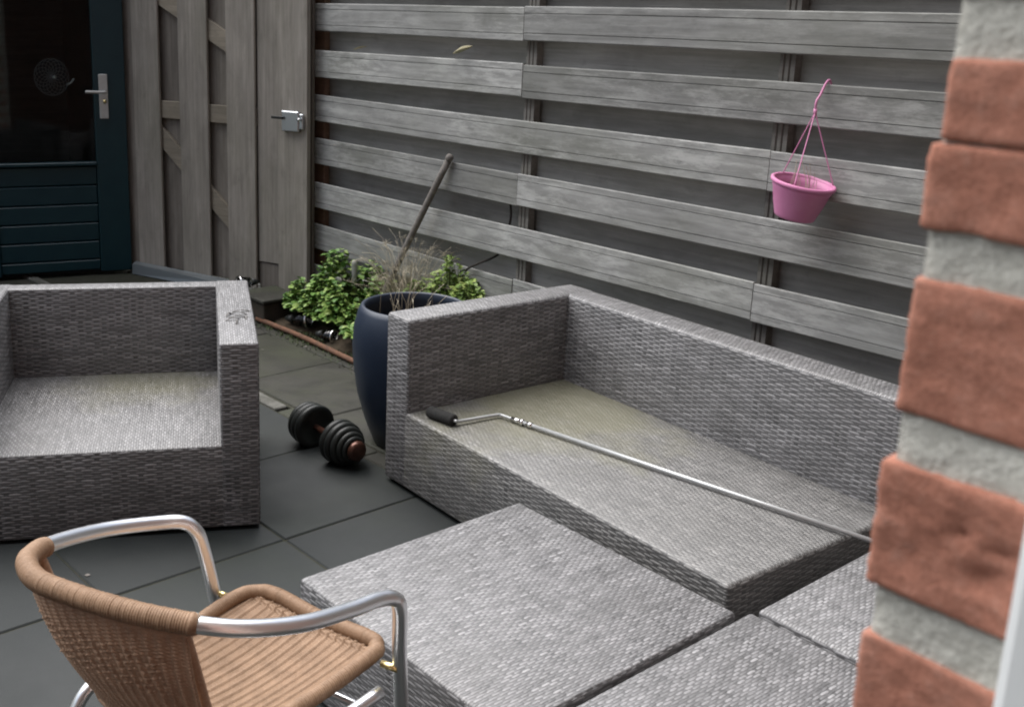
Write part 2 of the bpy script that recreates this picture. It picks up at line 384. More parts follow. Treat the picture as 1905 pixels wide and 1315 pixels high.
# ------------------------------------------------------------------ ground and paving
g = mesh('ground', [(-150, -150, -0.06), (150, -150, -0.06), (150, 150, -0.06), (-150, 150, -0.06)], [(0, 1, 2, 3)], M_ground); g['kind'] = 'structure'
GY = -0.8552                                     # yaw of the paving grid
gu = Vector((math.cos(GY), math.sin(GY), 0)); gv = Vector((-math.sin(GY), math.cos(GY), 0)); G0 = Vector((-0.465, 3.123, 0))
def grid(u, v, z=0): return G0+gu*u+gv*v+Vector((0, 0, z))
patio = bpy.data.objects.new('patio', None); C.objects.link(patio); patio.location = G0; patio.rotation_euler = (0, 0, GY); patio['kind'] = 'structure'; patio['label'] = 'dark grey square concrete tiles of the patio'
box('joint_sand', (-6, -6, -0.05), (5, 0.603, -0.0045), M_sand, patio, 0)
bm = bmesh.new(); bm_box(bm, (0.003, 0.003, -0.04), (0.592, 0.597, 0.0), 0.004, 1); bmesh.ops.recalc_face_normals(bm, faces=bm.faces)
tile_me = bpy.data.meshes.new('paving_tile'); bm.to_mesh(tile_me); bm.free(); tile_me.materials.append(M_tile)
for i in range(-6, 5):
    for j in range(-6, 1):
        share('paving_tile', tile_me, patio, (i*0.595, j*0.6, random.uniform(-0.002, 0.0015)), (random.uniform(-.002, .002), random.uniform(-.002, .002), 0))
kerb = bpy.data.objects.new('kerb', None); C.objects.link(kerb); kerb.location = G0; kerb.rotation_euler = (0, 0, GY); kerb['kind'] = 'structure'; kerb['label'] = 'narrow pale concrete edging between the dark tiles and the old slabs'
for i in range(-5, 0):
    o = box('kerb_stone', (i*0.62-1.02, 0.612, -0.05), (i*0.62-0.41, 0.672, random.uniform(0.0, 0.006)), M_kerb, kerb, 0.005)
old = bpy.data.objects.new('old_paving', None); C.objects.link(old); old.location = G0; old.rotation_euler = (0, 0, GY); old['kind'] = 'structure'; old['label'] = 'old mossy concrete slabs in front of the gate'
for i in range(0, 6): box('paving_slab', (-1.0+i*0.6, 0.604, -0.05), (-1.0+i*0.6+0.594, 0.682, random.uniform(-0.003, 0.001)), M_old, old, 0.004)
box('joint_soil', (-4.5, 0.675, -0.05), (3.2, 5.2, -0.006), M_sand, old, 0)
for i in range(-5, 4):
    for j in range(0, 8):
        u0, v0 = i*0.6+(0.3 if j % 2 else 0)-0.22, 0.69+j*0.5
        if u0 > -0.35 and v0 > 1.75: continue
        o = box('paving_slab', (-0.297, -0.247, -0.05), (0.297, 0.247, 0.0), M_old, old, 0.006)
        o.location = (u0+0.3, v0+0.25, random.uniform(-0.004, 0.003)); o.rotation_euler = (random.uniform(-.006, .006), random.uniform(-.006, .006), random.uniform(-.01, .01))
# ------------------------------------------------------------------ fence (local x along the fence, y away from the garden)
FA = -0.8638; F0 = Vector((-0.7625, 6.2364, 0))
fence = thing('slat_fence', 'weathered grey fence of wide horizontal slats with the pink pot hanging on it', 'fence', F0, FA)
def slat_profile_obj(L, x0, z0, H=0.1475, name='slat'):
    T = 0.022; g = 0.0022
    pr = [(0, 0.004), (-T+0.003, 0.0), (-T, 0.004)]
    for zc in (0.22*H, 0.79*H):
        pr += [(-T, zc-g), (-T+0.006, zc), (-T, zc+g)]
    pr += [(-T, H-0.004), (-T+0.003, H), (0, H-0.004)]
    n = len(pr); nx = max(2, int(L/0.25)); verts = []; faces = []
    for i in range(nx+1):
        x = L*i/nx
        dz = 0.0035*math.sin(x*1.3+z0*9)+0.0012*noise.noise((x*2, z0*7, 0)); dy = 0.003*noise.noise((x*0.9+5, z0*5, 1))
        for (y, z) in pr: verts.append((x, y+dy, z+dz))
    for i in range(nx):
        for k in range(n):
            k2 = (k+1) % n; faces.append((i*n+k, i*n+k2, (i+1)*n+k2, (i+1)*n+k))
    faces.append(tuple(reversed(range(n)))); faces.append(tuple(nx*n+k for k in range(n)))
    o = mesh(name, verts, faces, M_slat, fence)
    o.location = (x0, random.uniform(-0.002, 0.002), z0); return o
PX = [0.04, 1.725, 3.02, 4.45, 5.9]
z_top = 1.682
for i in range(-1, 7):
    z0 = z_top-0.246*i-0.1475
    if i % 2 == 1 or i in (4, 6): cuts = [-0.012, PX[1]-0.003, PX[3], 6.6]
    else: cuts = [-0.012, PX[2]-0.012, PX[4], 6.6]
    if i == 0: cuts = [-0.012, PX[1]-0.01, PX[3], 6.6]
    if i == 2: cuts = [-0.012, PX[2], PX[4], 6.6]
    if i == 4: cuts = [-0.012, PX[2]-0.01, PX[4], 6.6]
    if i == 3 or i == 5 or i == 1: cuts = [-0.012, PX[1]-0.004, PX[3], 6.6]
    for a, b in zip(cuts, cuts[1:]):
        slat_profile_obj(b-a-0.003, a, z0)
for k, px in enumerate(PX):
    if k == 0: box('post', (-0.112, -0.055, -0.05), (-0.0145, 0.0225, 1.95), M_redpost, fence, 0.004)
    if k == 0: box('post', (-0.035, 0.0245, -0.05), (0.088, 0.060, 1.95), M_redpost, fence, 0.003); continue
    # ridged post: three raised ribs on its face
    pr = []
    wd = 0.072
    xs = [-wd/2, -wd/2+0.004, -0.017, -0.013, -0.009, 0.006, 0.010, 0.014, wd/2-0.004, wd/2]
    ys = [0.06, 0.024, 0.024, 0.032, 0.024, 0.024, 0.032, 0.024, 0.024, 0.06]
    pr = list(zip(xs, ys)); n = len(pr)
    verts = [(px+x, y, z) for z in (-0.05, 1.95) for x, y in pr]
    faces = [(i, (i+1) % n, n+(i+1) % n, n+i) for i in range(n)]+[tuple(range(n-1, -1, -1)), tuple(range(n, 2*n))]
    mesh('post', verts, faces, M_post, fence)
zb = 1.99
for k in range(9):                                # boards on the far side of the posts
    hgt = 0.222
    for (a, b) in (((0.0, 3.395), (3.397, 6.6)) if k == 0 else ((0.0, 6.6),)):
        box('backing_board', (a+0.02, 0.062+0.012*(k % 2), zb-hgt*(k+1)-0.012), (b, 0.080+0.012*(k % 2), zb-hgt*k), M_back, fence, 0.002)
# ------------------------------------------------------------------ gate
GA = -0.49; GP = Vector((-1.089, 6.266, 0))
gate = thing('board_gate', 'brown grey vertical board gate with rails and a zinc latch', 'gate', GP, GA)
def vboard(x0, x1, z0, z1, y0, y1, mat=None, name='board', bend=0.0):
    L = z1-z0; wd = x1-x0
    o = box(name, (0, -wd/2, -(y1-y0)/2), (L, wd/2, (y1-y0)/2), mat or M_gate, gate, 0.003)
    # local X runs up the board
    o.matrix_local = Matrix.Translation(((x0+x1)/2, (y0+y1)/2, z0)) @ Matrix(((0, 1, 0, 0), (0, 0, 1, 0), (1, 0, 0, 0), (0, 0, 0, 1)))
    return o
HG = 2.02
for (a, b) in ((-0.925, -0.717), (-0.560, -0.342), (-0.203, 0.003)): vboard(a, b, 0.03, HG, -0.018, 0.0)
for (a, b) in ((-0.93, -0.7), (-0.745, -0.53), (-0.57, -0.33), (-0.372, -0.16), (-0.21, 0.01)): vboard(a, b, 0.05, HG, 0.030+0.0004*abs(a), 0.048, M_gateback, 'back_board')
vboard(-0.02, 0.36, 0.02, HG, 0.0505, 0.07, M_gateback, 'back_board')
vboard(0.005, 0.166, 0.196, HG, 0.004, 0.022)     # set back beside the stile
vboard(0.0052, 0.166, 0.02, 0.19, 0.012, 0.03, M_gateback, 'foot_board')
vboard(0.168, 0.372, 0.0, HG, -0.022, 0.012, None, 'stile')
vboard(-1.04, -0.926, 0.0, HG, -0.004, 0.05, M_gateback, 'hinge_post')
for z in (0.99, 1.83): box('rail', (-0.925, 0.002, z), (0.0, 0.028, z+0.104), M_rail, gate, 0.003)
def brace(pa, pb, wz):
    (x0, z0), (x1, z1) = pa, pb
    v = [(x, y, z) for y in (0.003, 0.027) for (x, z) in ((x0, z0), (x1, z1), (x1, z1-wz), (x0, z0-wz))]
    mesh('brace', v, [(0, 1, 2, 3), (7, 6, 5, 4), (0, 4, 5, 1), (1, 5, 6, 2), (2, 6, 7, 3), (3, 7, 4, 0)], M_rail, gate)
brace((-0.78, 0.985), (-0.03, 0.325), 0.125)
brace((-0.78, 1.80), (-0.03, 1.40+0.02), 0.115)
latch = box('latch', (0.213, -0.048, 0.985), (0.330, -0.0235, 1.097), M_zinc, gate, 0.005)
box('bolt', (0.331, -0.044, 1.0), (0.358, -0.026, 1.085), M_zinc, latch, 0.004)
lv = tube('bolt_knob', [(0.345, -0.045, 1.055), (0.345, -0.07, 1.055)], 0.008, M_chrome, latch)
box('lever', (0.150, -0.062, 1.050), (0.235, -0.0495, 1.066), M_blackplastic, latch, 0.003)
# threshold bar in front of the gate foot
th = thing('threshold_bar', 'dull grey metal bar lying along the foot of the board gate', 'metal bar', GP, GA)
mesh('bar', [(-0.95, -0.06, 0.0), (-0.20, -0.09, 0.0), (-0.20, -0.02, 0.0), (-0.95, -0.02, 0.0), (-0.95, -0.055, 0.062), (-0.20, -0.08, 0.045), (-0.20, -0.024, 0.06), (-0.95, -0.024, 0.075)],
     [(0, 3, 2, 1), (4, 5, 6, 7), (0, 1, 5, 4), (1, 2, 6, 5), (2, 3, 7, 6), (3, 0, 4, 7)], M_threshold, th)
# ------------------------------------------------------------------ shed with dark door
DA = 0.45; D0 = Vector((-1.965, 6.70, 0))
shed = thing('garden_shed', 'dark shed with a glazed teal door beside the gate', 'shed', D0, DA)
M_shedwall = mat_wood('shed_cladding', (0.04, 0.048, 0.054), (0.07, 0.08, 0.088), None, 0, 0.2)
def shed_wall():
    bm = bmesh.new()
    bm_box(bm, (-2.6, 0.012, 0), (-0.985, 0.10, 2.35)); bm_box(bm, (-0.985, 0.012, 2.10), (0.0, 0.10, 2.35))
    bm_box(bm, (-2.6, 0.102, 0), (-2.5, 2.2, 2.35)); bm_box(bm, (-0.1, 0.11, 0), (0.0, 2.2, 2.35)); bm_box(bm, (-2.5, 2.1, 0), (-0.1, 2.2, 2.35))
    bm_box(bm, (-2.5, 0.102, -0.02), (-0.1, 2.1, 0.01))
    bmesh.ops.recalc_face_normals(bm, faces=bm.faces)
    return bm_obj('wall', bm, M_shedwall, shed)
shed_wall()
box('roof', (-2.75, -0.12, 2.352), (0.05, 2.3, 2.44), M_blackplastic, shed, 0.01)
box('door_frame', (-0.985, 0.012, 0.0), (-0.92, 0.09, 2.098), M_dooropaint, shed, 0.003)
dr = box('door', (-0.19, -0.012, 0.02), (-0.003, 0.035, 2.08), M_dooropaint, shed, 0.004)      # right stile carries the rest
box('stile', (-0.917, -0.012, 0.02), (-0.775, 0.035, 2.08), M_dooropaint, dr, 0.004)
box('top_rail', (-0.774, -0.011, 1.96), (-0.191, 0.034, 2.08), M_dooropaint, dr, 0.003)
box('sill', (-0.774, -0.030, 0.690), (-0.191, 0.034, 0.711), M_dooropaint, dr, 0.004)
zs = [0.686, 0.566, 0.449, 0.334, 0.218, 0.100, 0.03]
for a, b in zip(zs, zs[1:]):
    box('panel_board', (-0.774, 0.0, b+0.002), (-0.191, 0.024, a-0.003), M_dooropaint, dr, 0.006)
box('glass_pane', (-0.774, 0.010, 0.7115), (-0.191, 0.016, 1.9595), M_pane, dr, 0)
box('handle_plate', (-0.160, -0.020, 0.972), (-0.108, -0.0125, 1.238), M_handle, dr, 0.003)
tube('lever', catmull([(-0.130, -0.020, 1.134), (-0.130, -0.060, 1.134), (-0.150, -0.066, 1.134), (-0.245, -0.066, 1.136)], 5), 0.009, M_handle, dr)
lathe('keyhole', [(0.0, 0.0), (0.010, 0.0), (0.011, 0.003), (0.0, 0.003)], M_brass, dr, 16, axisM((-0.128, -0.0205, 1.075), (0, -1, 0)))
# wire loops added behind the pane, standing in for a round reflection
refl = thing('pane_reflection', 'faint round wire loops behind the dark shed door glass, in place of a reflection', 'reflection stand-in', D0+Vector((math.cos(DA)*-0.42, math.sin(DA)*-0.42, 1.215))+Vector((-math.sin(DA), math.cos(DA), 0))*0.05, DA)
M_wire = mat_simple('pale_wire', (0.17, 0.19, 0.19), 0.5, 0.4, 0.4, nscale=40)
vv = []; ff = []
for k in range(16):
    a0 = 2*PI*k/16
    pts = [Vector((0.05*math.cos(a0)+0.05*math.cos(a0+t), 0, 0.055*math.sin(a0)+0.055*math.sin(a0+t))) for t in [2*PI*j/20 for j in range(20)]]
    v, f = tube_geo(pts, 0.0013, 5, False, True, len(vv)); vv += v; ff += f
mesh('wire_loops', vv, ff, M_wire, refl, True)
lathe('hub', [(0, 0), (0.010, 0.002), (0.010, 0.006), (0, 0.008)], M_stake, refl, 14, axisM((0.015, -0.012, 0.0), (0, -1, 0)))
tube('hook', [(0.085, -0.012, -0.045), (0.11, -0.012, -0.03), (0.125, -0.012, -0.008)], 0.006, M_stake, refl, 8)  # added pale bit standing in for a glint in the glass

# ------------------------------------------------------------------ house: facade with the opening the picture is taken from
HA = -0.9+PI/2; H0 = Vector((0.149, 0.331, 0))
house = thing('brick_house', 'orange red brick house corner with thick grey mortar beside the white frame', 'house', H0, HA)
def hw():
    bm = bmesh.new()
    # inner leaf and room shell (local x right along the facade, y outwards)
    for lo, hi in (((-13, -0.30, 0.0), (-1.14, -0.115, 5.8)), ((0.30, -0.30, 0.0), (12, -0.115, 5.8)), ((-1.14, -0.30, 2.35), (0.30, -0.115, 5.8)),  # unseen facade run, stretched wide to block sky light
                   ((-1.14, -0.30, 0.0), (0.30, -0.115, 0.14)),
                   ((-13, -0.112, 0.0), (-1.11, -0.004, 5.8)), ((0.66, -0.112, 0.0), (12, -0.004, 5.8)), ((-1.11, -0.112, 2.30), (0.66, -0.004, 5.8))):
        bm_box(bm, lo, hi)
    bmesh.ops.recalc_face_normals(bm, faces=bm.faces)
    return bm_obj('wall', bm, M_facade, house)
wall = hw()
bm = bmesh.new()
for lo, hi in (((-4, -5.1, 0), (3.5, -5.0, 2.7)), ((-4.1, -5.0, 0), (-4.0, -0.302, 2.7)), ((3.5, -5.0, 0), (3.6, -0.302, 2.7)), ((-4, -5.0, 2.62), (3.5, -0.302, 2.72)), ((-4, -5.0, 0.02), (3.5, -0.302, 0.12))):
    bm_box(bm, lo, hi)
bmesh.ops.recalc_face_normals(bm, faces=bm.faces); bm_obj('room', bm, M_render, house)
M_roof = mat_simple('dark_roof_tiles', (0.07, 0.06, 0.055), 0.8, 0, 0.3, nscale=3)
mesh('roof', [(-13, 0.35, 5.79), (12, 0.35, 5.79), (12, -4.5, 9.2), (-13, -4.5, 9.2), (12, -9.3, 5.79), (-13, -9.3, 5.79)], [(0, 1, 2, 3), (3, 2, 4, 5), (0, 5, 4, 1), (1, 4, 2), (0, 3, 5)], M_roof, house)  # unseen pitched roof, added to keep sky light off house-facing fronts
mesh('back_wall', [(-13, -9, 0), (12, -9, 0), (12, -9, 5.79), (-13, -9, 5.79), (-13, -0.302, 0), (12, -0.302, 0), (12, -0.302, 5.79), (-13, -0.302, 5.79)], [(0, 1, 2, 3), (0, 3, 7, 4), (1, 5, 6, 2)], M_facade, house)
box('frame', (-0.012, -0.170, 0.15), (0.12, -0.0475, 2.28), M_white, house, 0.004, 2)
box('lintel', (-1.10, -0.170, 2.285), (0.12, -0.006, 2.298), M_white, house, 0)
# mortar core behind the bricks of the reveal and the facade next to it
def mortar():
    nx, nz, ny = 40, 260, 14; z0, z1 = 1.2, 1.72
    verts = []; faces = []
    def sheet(fn, na, nb):
        b = len(verts)
        for i in range(na+1):
            for j in range(nb+1): verts.append(fn(i/na, j/nb))
        for i in range(na):
            for j in range(nb): faces.append((b+i*(nb+1)+j, b+(i+1)*(nb+1)+j, b+(i+1)*(nb+1)+j+1, b+i*(nb+1)+j+1))
    def d(x, y, z): return 0.0013*noise.fractal(Vector((x, y, z))*150, 1.0, 2.0, 3)+0.0012*noise.noise(Vector((x, y, z))*45)
    def reveal(a, b):
        y = -0.0012-0.115*a; z = z0+(z1-z0)*b; return (0.0014+(0.006 if 1.4285 < z < 1.4605 and y < -0.008 else 0)+d(0, y, z)*0.6+(0.0008 if a == 0 else 0), y, z)
    def face(a, b):
        x = 0.0042+0.10*a; z = z0+(z1-z0)*b; return (x, -0.0012-d(x, 3, z)*0.6, z)
    sheet(reveal, 36, 300); sheet(face, 24, 200)
    o = mesh('mortar', verts, faces, M_mortar, wall, True); return o
mortar()
def mortar_plain():
    bm = bmesh.new()
    bm_box(bm, (0.0046, -0.1115, 0.0), (0.66, -0.0034, 1.2)); bm_box(bm, (0.0046, -0.1115, 1.72), (0.66, -0.0042, 2.30)); bm_box(bm, (0.014, -0.1115, 1.2), (0.66, -0.009, 1.72)); bm_box(bm, (0.104, -0.0088, 1.2), (0.66, -0.0042, 1.72))
    bmesh.ops.recalc_face_normals(bm, faces=bm.faces); return bm_obj('mortar_bed', bm, M_mortar, wall)
mortar_plain()
def rough_brick(x0, x1, y0, y1, z0, z1, seed, rough=0.0016, pits=None, res=0.0016, name='brick'):
    """hand-made looking brick: rounded, dented block; fine only on the reveal (-x), top, bottom and facade faces"""
    bm = bmesh.new()
    nx, ny, nz = 14, int((y1-y0)/res/1.3), int((z1-z0)/res)
    def lin(a, b, n): return [a+(b-a)*i/n for i in range(n+1)]
    X, Y, Z = lin(x0, x1, nx), lin(y0, y1, ny), lin(z0, z1, nz)
    vm = {}
    def V(i, j, k):
        if (i, j, k) not in vm: vm[(i, j, k)] = bm.verts.new((X[i], Y[j], Z[k]))
        return vm[(i, j, k)]
    for j in range(ny):
        for k in range(nz):
            bm.faces.new((V(0, j, k), V(0, j, k+1), V(0, j+1, k+1), V(0, j+1, k))); bm.faces.new((V(nx, j, k), V(nx, j+1, k), V(nx, j+1, k+1), V(nx, j, k+1)))
    for i in range(nx):
        for k in range(nz):
            bm.faces.new((V(i, 0, k), V(i+1, 0, k), V(i+1, 0, k+1), V(i, 0, k+1))); bm.faces.new((V(i, ny, k), V(i, ny, k+1), V(i+1, ny, k+1), V(i+1, ny, k)))
        for j in range(ny):
            bm.faces.new((V(i, j, 0), V(i, j+1, 0), V(i+1, j+1, 0), V(i+1, j, 0))); bm.faces.new((V(i, j, nz), V(i+1, j, nz), V(i+1, j+1, nz), V(i, j+1, nz)))
    c = Vector(((x0+x1)/2, (y0+y1)/2, (z0+z1)/2)); hx, hy, hz = (x1-x0)/2, (y1-y0)/2, (z1-z0)/2; r = 0.0018
    for v in bm.verts:
        p = v.co-c
        q = Vector((max(-hx+r, min(hx-r, p.x)), max(-hy+r, min(hy-r, p.y)), max(-hz+r, min(hz-r, p.z))))
        n = (p-q); n = n.normalized() if n.length > 1e-9 else Vector((0, 0, 0))
        base = q+n*r if n.length > 0 else p
        s = Vector((base.x*1.0+seed*3.7, base.y, base.z+seed))
        k = rough*(0.55*noise.noise(s*40)+0.45*noise.noise(s*150)+0.35*noise.noise(s*420))
        if pits and p.x < 0:
            for (py, pz, pr, pd) in pits:
                dd = math.hypot((base.y+c.y-py)/1.7, base.z+c.z-pz+0.2*(base.y+c.y-py))
                wgt = max(0, 1-dd/pr); k -= pd*wgt*wgt*(0.75+0.9*noise.noise(s*210))
        v.co = c+base+n*k
    bmesh.ops.recalc_face_normals(bm, faces=bm.faces)
    return bm_obj(name, bm, M_brick, wall, True)
BB = [(1.6120, 1.6640), (1.5702, 1.5952), (1.5430, 1.5700), (1.4830, 1.5280), (1.4218, 1.4668), (1.3580, 1.4040), (1.2945, 1.3400)]
for k, (a, b) in enumerate(BB):
    rough_brick([0.0, -0.0008, -0.0012, -0.0003, -0.0012, -0.0006, 0][k], 0.1, -0.115, [-0.0005, -0.0012, 0.0008, 0.0006, 0.0022, 0.0012, 0][k], a, b, k+1, 0.0013 if k != 4 else 0.0019,
                [(-0.027, 1.4505, 0.0075, 0.0042), (-0.034, 1.4385, 0.0085, 0.0045), (-0.040, 1.449, 0.006, 0.003), (-0.022, 1.455, 0.004, 0.0018)] if k == 4 else None)
bm = bmesh.new(); bm_box(bm, (0.0, -0.115, 0.0), (0.10, 0.0, 0.0485), 0.004, 2); bmesh.ops.recalc_face_normals(bm, faces=bm.faces); hb = bpy.data.meshes.new('brick'); bm.to_mesh(hb); bm.free(); hb.materials.append(M_brick)
bm = bmesh.new(); bm_box(bm, (0.0, -0.10, 0.0), (0.203, 0.0, 0.0485), 0.004, 2); bmesh.ops.recalc_face_normals(bm, faces=bm.faces); sb = bpy.data.meshes.new('brick'); bm.to_mesh(sb); bm.free(); sb.materials.append(M_brick)
ztops = []
z = 1.2275
while z > 0.05: ztops.append((z, True)); z -= 0.0635
for a, b in BB: ztops.append((a, False))
z = 1.676
while z < 2.24: ztops.append((z, True)); z += 0.0635
kk = 0
for (z, header) in ztops:
    if header: share('brick', hb, wall, (random.uniform(-.0015, .0015), random.uniform(-.001, .001), z))
    elif z == 1.5430: continue
    x = 0.112 if kk % 2 == 0 else 0.112-0.0; kk += 1
    off = 0.0 if kk % 2 else 0.105
    if off: share('brick', hb, wall, (0.112, random.uniform(-.001, .001), z), (0, 0, 0), (0.93, 0.85, 1)); x = 0.112+0.105
    while x+0.203 < 0.655:
        share('brick', sb, wall, (x, random.uniform(-.0015, .0015), z)); x += 0.215

# ------------------------------------------------------------------ wicker furniture
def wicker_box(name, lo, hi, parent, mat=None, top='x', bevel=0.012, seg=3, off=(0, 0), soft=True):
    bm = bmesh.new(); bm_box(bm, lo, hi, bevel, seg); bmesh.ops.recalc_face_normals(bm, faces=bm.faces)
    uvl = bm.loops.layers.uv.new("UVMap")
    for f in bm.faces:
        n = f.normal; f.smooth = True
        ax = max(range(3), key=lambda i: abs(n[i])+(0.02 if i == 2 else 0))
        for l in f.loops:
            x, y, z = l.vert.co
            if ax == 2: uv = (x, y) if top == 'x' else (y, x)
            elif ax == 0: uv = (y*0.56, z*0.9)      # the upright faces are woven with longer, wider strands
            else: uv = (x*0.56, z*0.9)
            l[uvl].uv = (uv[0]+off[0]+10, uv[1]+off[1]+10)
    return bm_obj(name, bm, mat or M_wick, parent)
t, D, hs_, ha, L = 0.137, 0.8643, 0.2918, 0.6258, 1.5322
sofa = thing('wicker_sofa', 'long grey wicker sofa base with one arm, without cushions, against the slat fence', 'sofa', (-0.1814, 3.6179, 0), -0.9351)
wicker_box('arm', (0, 0, 0.012), (t, D, ha), sofa, top='x', bevel=0.014, off=(.003, .001))
wicker_box('backrest', (t-0.03, D-t, 0.012), (L+0.03, D-0.002, ha-0.0015), sofa, top='y', bevel=0.014, off=(.005, .003))
wicker_box('seat', (t-0.03, 0.0012, 0.012), (L, D-t+0.03, hs_), sofa, M_wick_seat, 'x', 0.012)
for x in (0.05, L-0.08):
    for y in (0.05, D-0.08): box('foot', (x, y, 0), (x+0.04, y+0.04, 0.0118), M_blackplastic, sofa, 0.002)
at, bt, aw, aD = 0.1211, 0.0814, 0.9712, 0.8413
ac = thing('wicker_armchair', 'grey wicker armchair base without cushions facing the house, in front of the shed door', 'armchair', (-0.5535, 3.1939, 0), 0.2203)
wicker_box('arm', (-at, 0, 0.012), (0, aD, ha), ac, top='y', bevel=0.008, off=(.002, .003))
wicker_box('arm', (-aw, 0, 0.012), (-aw+at, aD, ha), ac, top='y', bevel=0.008, off=(.004, .001))
wicker_box('backrest', (-aw+at-0.03, aD-bt, 0.012), (-at+0.03, aD-0.002, ha-0.0015), ac, top='y', bevel=0.008, off=(.001, .002))
wicker_box('seat', (-aw+at-0.03, 0.0012, 0.012), (-at+0.03, aD-bt+0.03, hs_), ac, M_wick_chair, 'y', 0.009)
for x in (-0.09, -aw+0.05):
    for y in (0.05, aD-0.09): box('foot', (x, y, 0), (x+0.04, y+0.04, 0.0118), M_blackplastic, ac, 0.002)
def strand(p, yaw, L_, lift, parent):
    n = 8; vv = []
    d = Vector((math.cos(yaw), math.sin(yaw), 0)); s = Vector((-d.y, d.x, 0))*0.0032
    for i in range(n+1):
        q = Vector(p)+d*(L_*(i/n-0.5))+Vector((0, 0, lift*math.sin(PI*i/n)))
        vv += [q-s, q+s, q+s-Vector((0, 0, 0.0015)), q-s-Vector((0, 0, 0.0015))]
    ff = []
    for i in range(n):
        for k in range(4): ff.append((i*4+k, i*4+(k+1) % 4, (i+1)*4+(k+1) % 4, (i+1)*4+k))
    return mesh('loose_strand', vv, ff, M_strand, parent)
M_strand = mat_simple('broken_strand', (0.10, 0.095, 0.09), 0.6, 0, 0.4, nscale=80)
for (x, y, a, l_, h_) in ((-0.055, 0.30, 0.1, 0.07, 0.006), (-0.05, 0.34, -0.25, 0.06, 0.009), (-0.072, 0.27, 0.3, 0.05, 0.008), (-0.04, 0.375, 0.05, 0.065, 0.006), (-0.085, 0.33, 1.2, 0.04, 0.010), (-0.03, 0.29, 1.7, 0.045, 0.007), (-0.06, 0.235, 1.5, 0.04, 0.012)):
    strand((x, y, ha+0.0005), a, l_, h_, ac)
def pouf(label, loc, rot, wx, wy, h=0.30, off=(0, 0)):
    o = thing('wicker_ottoman', label, 'ottoman', loc, rot, 'square grey wicker ottomans in front of the sofa')
    wicker_box('body', (0, 0, 0.012), (wx, wy, h), o, top='y', bevel=0.010, off=off)
    for x in (0.05, wx-0.09):
        for y in (0.05, wy-0.09): box('foot', (x, y, 0), (x+0.04, y+0.04, 0.0118), M_blackplastic, o, 0.002)
    return o
OA = -0.8721; ou = Vector((math.cos(OA), math.sin(OA), 0)); ov = Vector((-math.sin(OA), math.cos(OA), 0))
pouf('square grey wicker ottoman right in front of the sofa beside the tan cafe chair', (-0.3155, 2.3428, 0), OA, 0.7326, 0.7282)
p2 = Vector((0.752, 2.262, 0))-ov*0.73
pouf('grey wicker ottoman at the bottom edge, on the house side of the other two ottomans', p2, OA, 0.73, 0.722, off=(.004, .002))
p3 = Vector((0.752, 2.262, 0))+ov*0.012+ou*0.006
pouf('grey wicker ottoman past the open end of the sofa, partly behind the brick corner', p3, OA, 0.73, 0.73, off=(.006, .005))

# ------------------------------------------------------------------ paint roller on the sofa seat
zr = hs_+0.012
ro = thing('paint_roller', 'long metal pole with a black foam roller lying across the sofa seat', 'paint roller', (0.22, 3.49, hs_))
def rl(p): return Vector(p)-Vector((0.22, 3.49, hs_))
ra, rb = rl((-0.022, 3.482, hs_+0.021)), rl((0.063, 3.402, hs_+0.021))
dd = (rb-ra); Lr = dd.length
lathe('roller_head', [(0.004, 0), (0.019, 0.001), (0.0205, 0.004), (0.0205, Lr-0.004), (0.019, Lr-0.001), (0.004, Lr)], M_foam, ro, 24, axisM(ra, dd))
fr = [ra+dd*0.2, rb, rl((0.070, 3.401, zr+0.008)), rl((0.082, 3.415, zr+0.003)), rl((0.206, 3.492, zr)), rl((0.226, 3.492, zr)), rl((0.262, 3.458, zr))]
tube('wire_frame', catmull(fr, 5), 0.0055, M_pole, ro, 10)
pd = (rl((1.155, 2.645, zr))-rl((0.262, 3.458, zr))).normalized(); p0 = rl((0.262, 3.458, zr))
tube('ferrule', [p0-pd*0.004, p0+pd*0.035], 0.0078, M_chrome, ro, 14)
tube('collar', [p0+pd*0.036, p0+pd*0.046], 0.011, M_chrome, ro, 14)
tube('ferrule', [p0+pd*0.062, p0+pd*0.085], 0.0088, M_chrome, ro, 14)
tube('pole', [p0+pd*0.0465, p0+pd*1.33], 0.0068, M_pole, ro, 14)

# ------------------------------------------------------------------ planter behind the sofa arm
pc = Vector((-0.095, 3.995, 0))
pot = thing('tall_planter', 'tall dark blue barrel shaped planter standing behind the sofa arm', 'planter', pc)
lathe('body', [(0, 0.0), (0.140, 0.0), (0.149, 0.006), (0.185, 0.10), (0.216, 0.21), (0.231, 0.32), (0.236, 0.40), (0.231, 0.47), (0.214, 0.535), (0.204, 0.553), (0.196, 0.556), (0.189, 0.550), (0.192, 0.52), (0.20, 0.47)], M_pot, pot, 56)
lathe('soil', [(0.205, 0.462), (0.12, 0.472), (0.0, 0.478)], M_soil, pot, 30)
vv = []; ff = []
for k in range(26):
    a = random.uniform(0, 2*PI); r0 = random.uniform(0, 0.13); b = Vector((r0*math.cos(a)-0.02, r0*math.sin(a)+0.03, 0.465))
    a2 = random.uniform(0, 2*PI); hgt = random.uniform(0.06, 0.2); lean = random.uniform(0.02, 0.10)
    P = [b, b+Vector((math.cos(a2)*lean*0.3, math.sin(a2)*lean*0.3, hgt*0.6)), b+Vector((math.cos(a2)*lean, math.sin(a2)*lean, hgt))]
    v, f = tube_geo(catmull(P, 3), 0.0011, 4, True, False, len(vv)); vv += v; ff += f
o = mesh('dry_stems', vv, ff, M_dry, pot, True); o['kind'] = 'stuff'

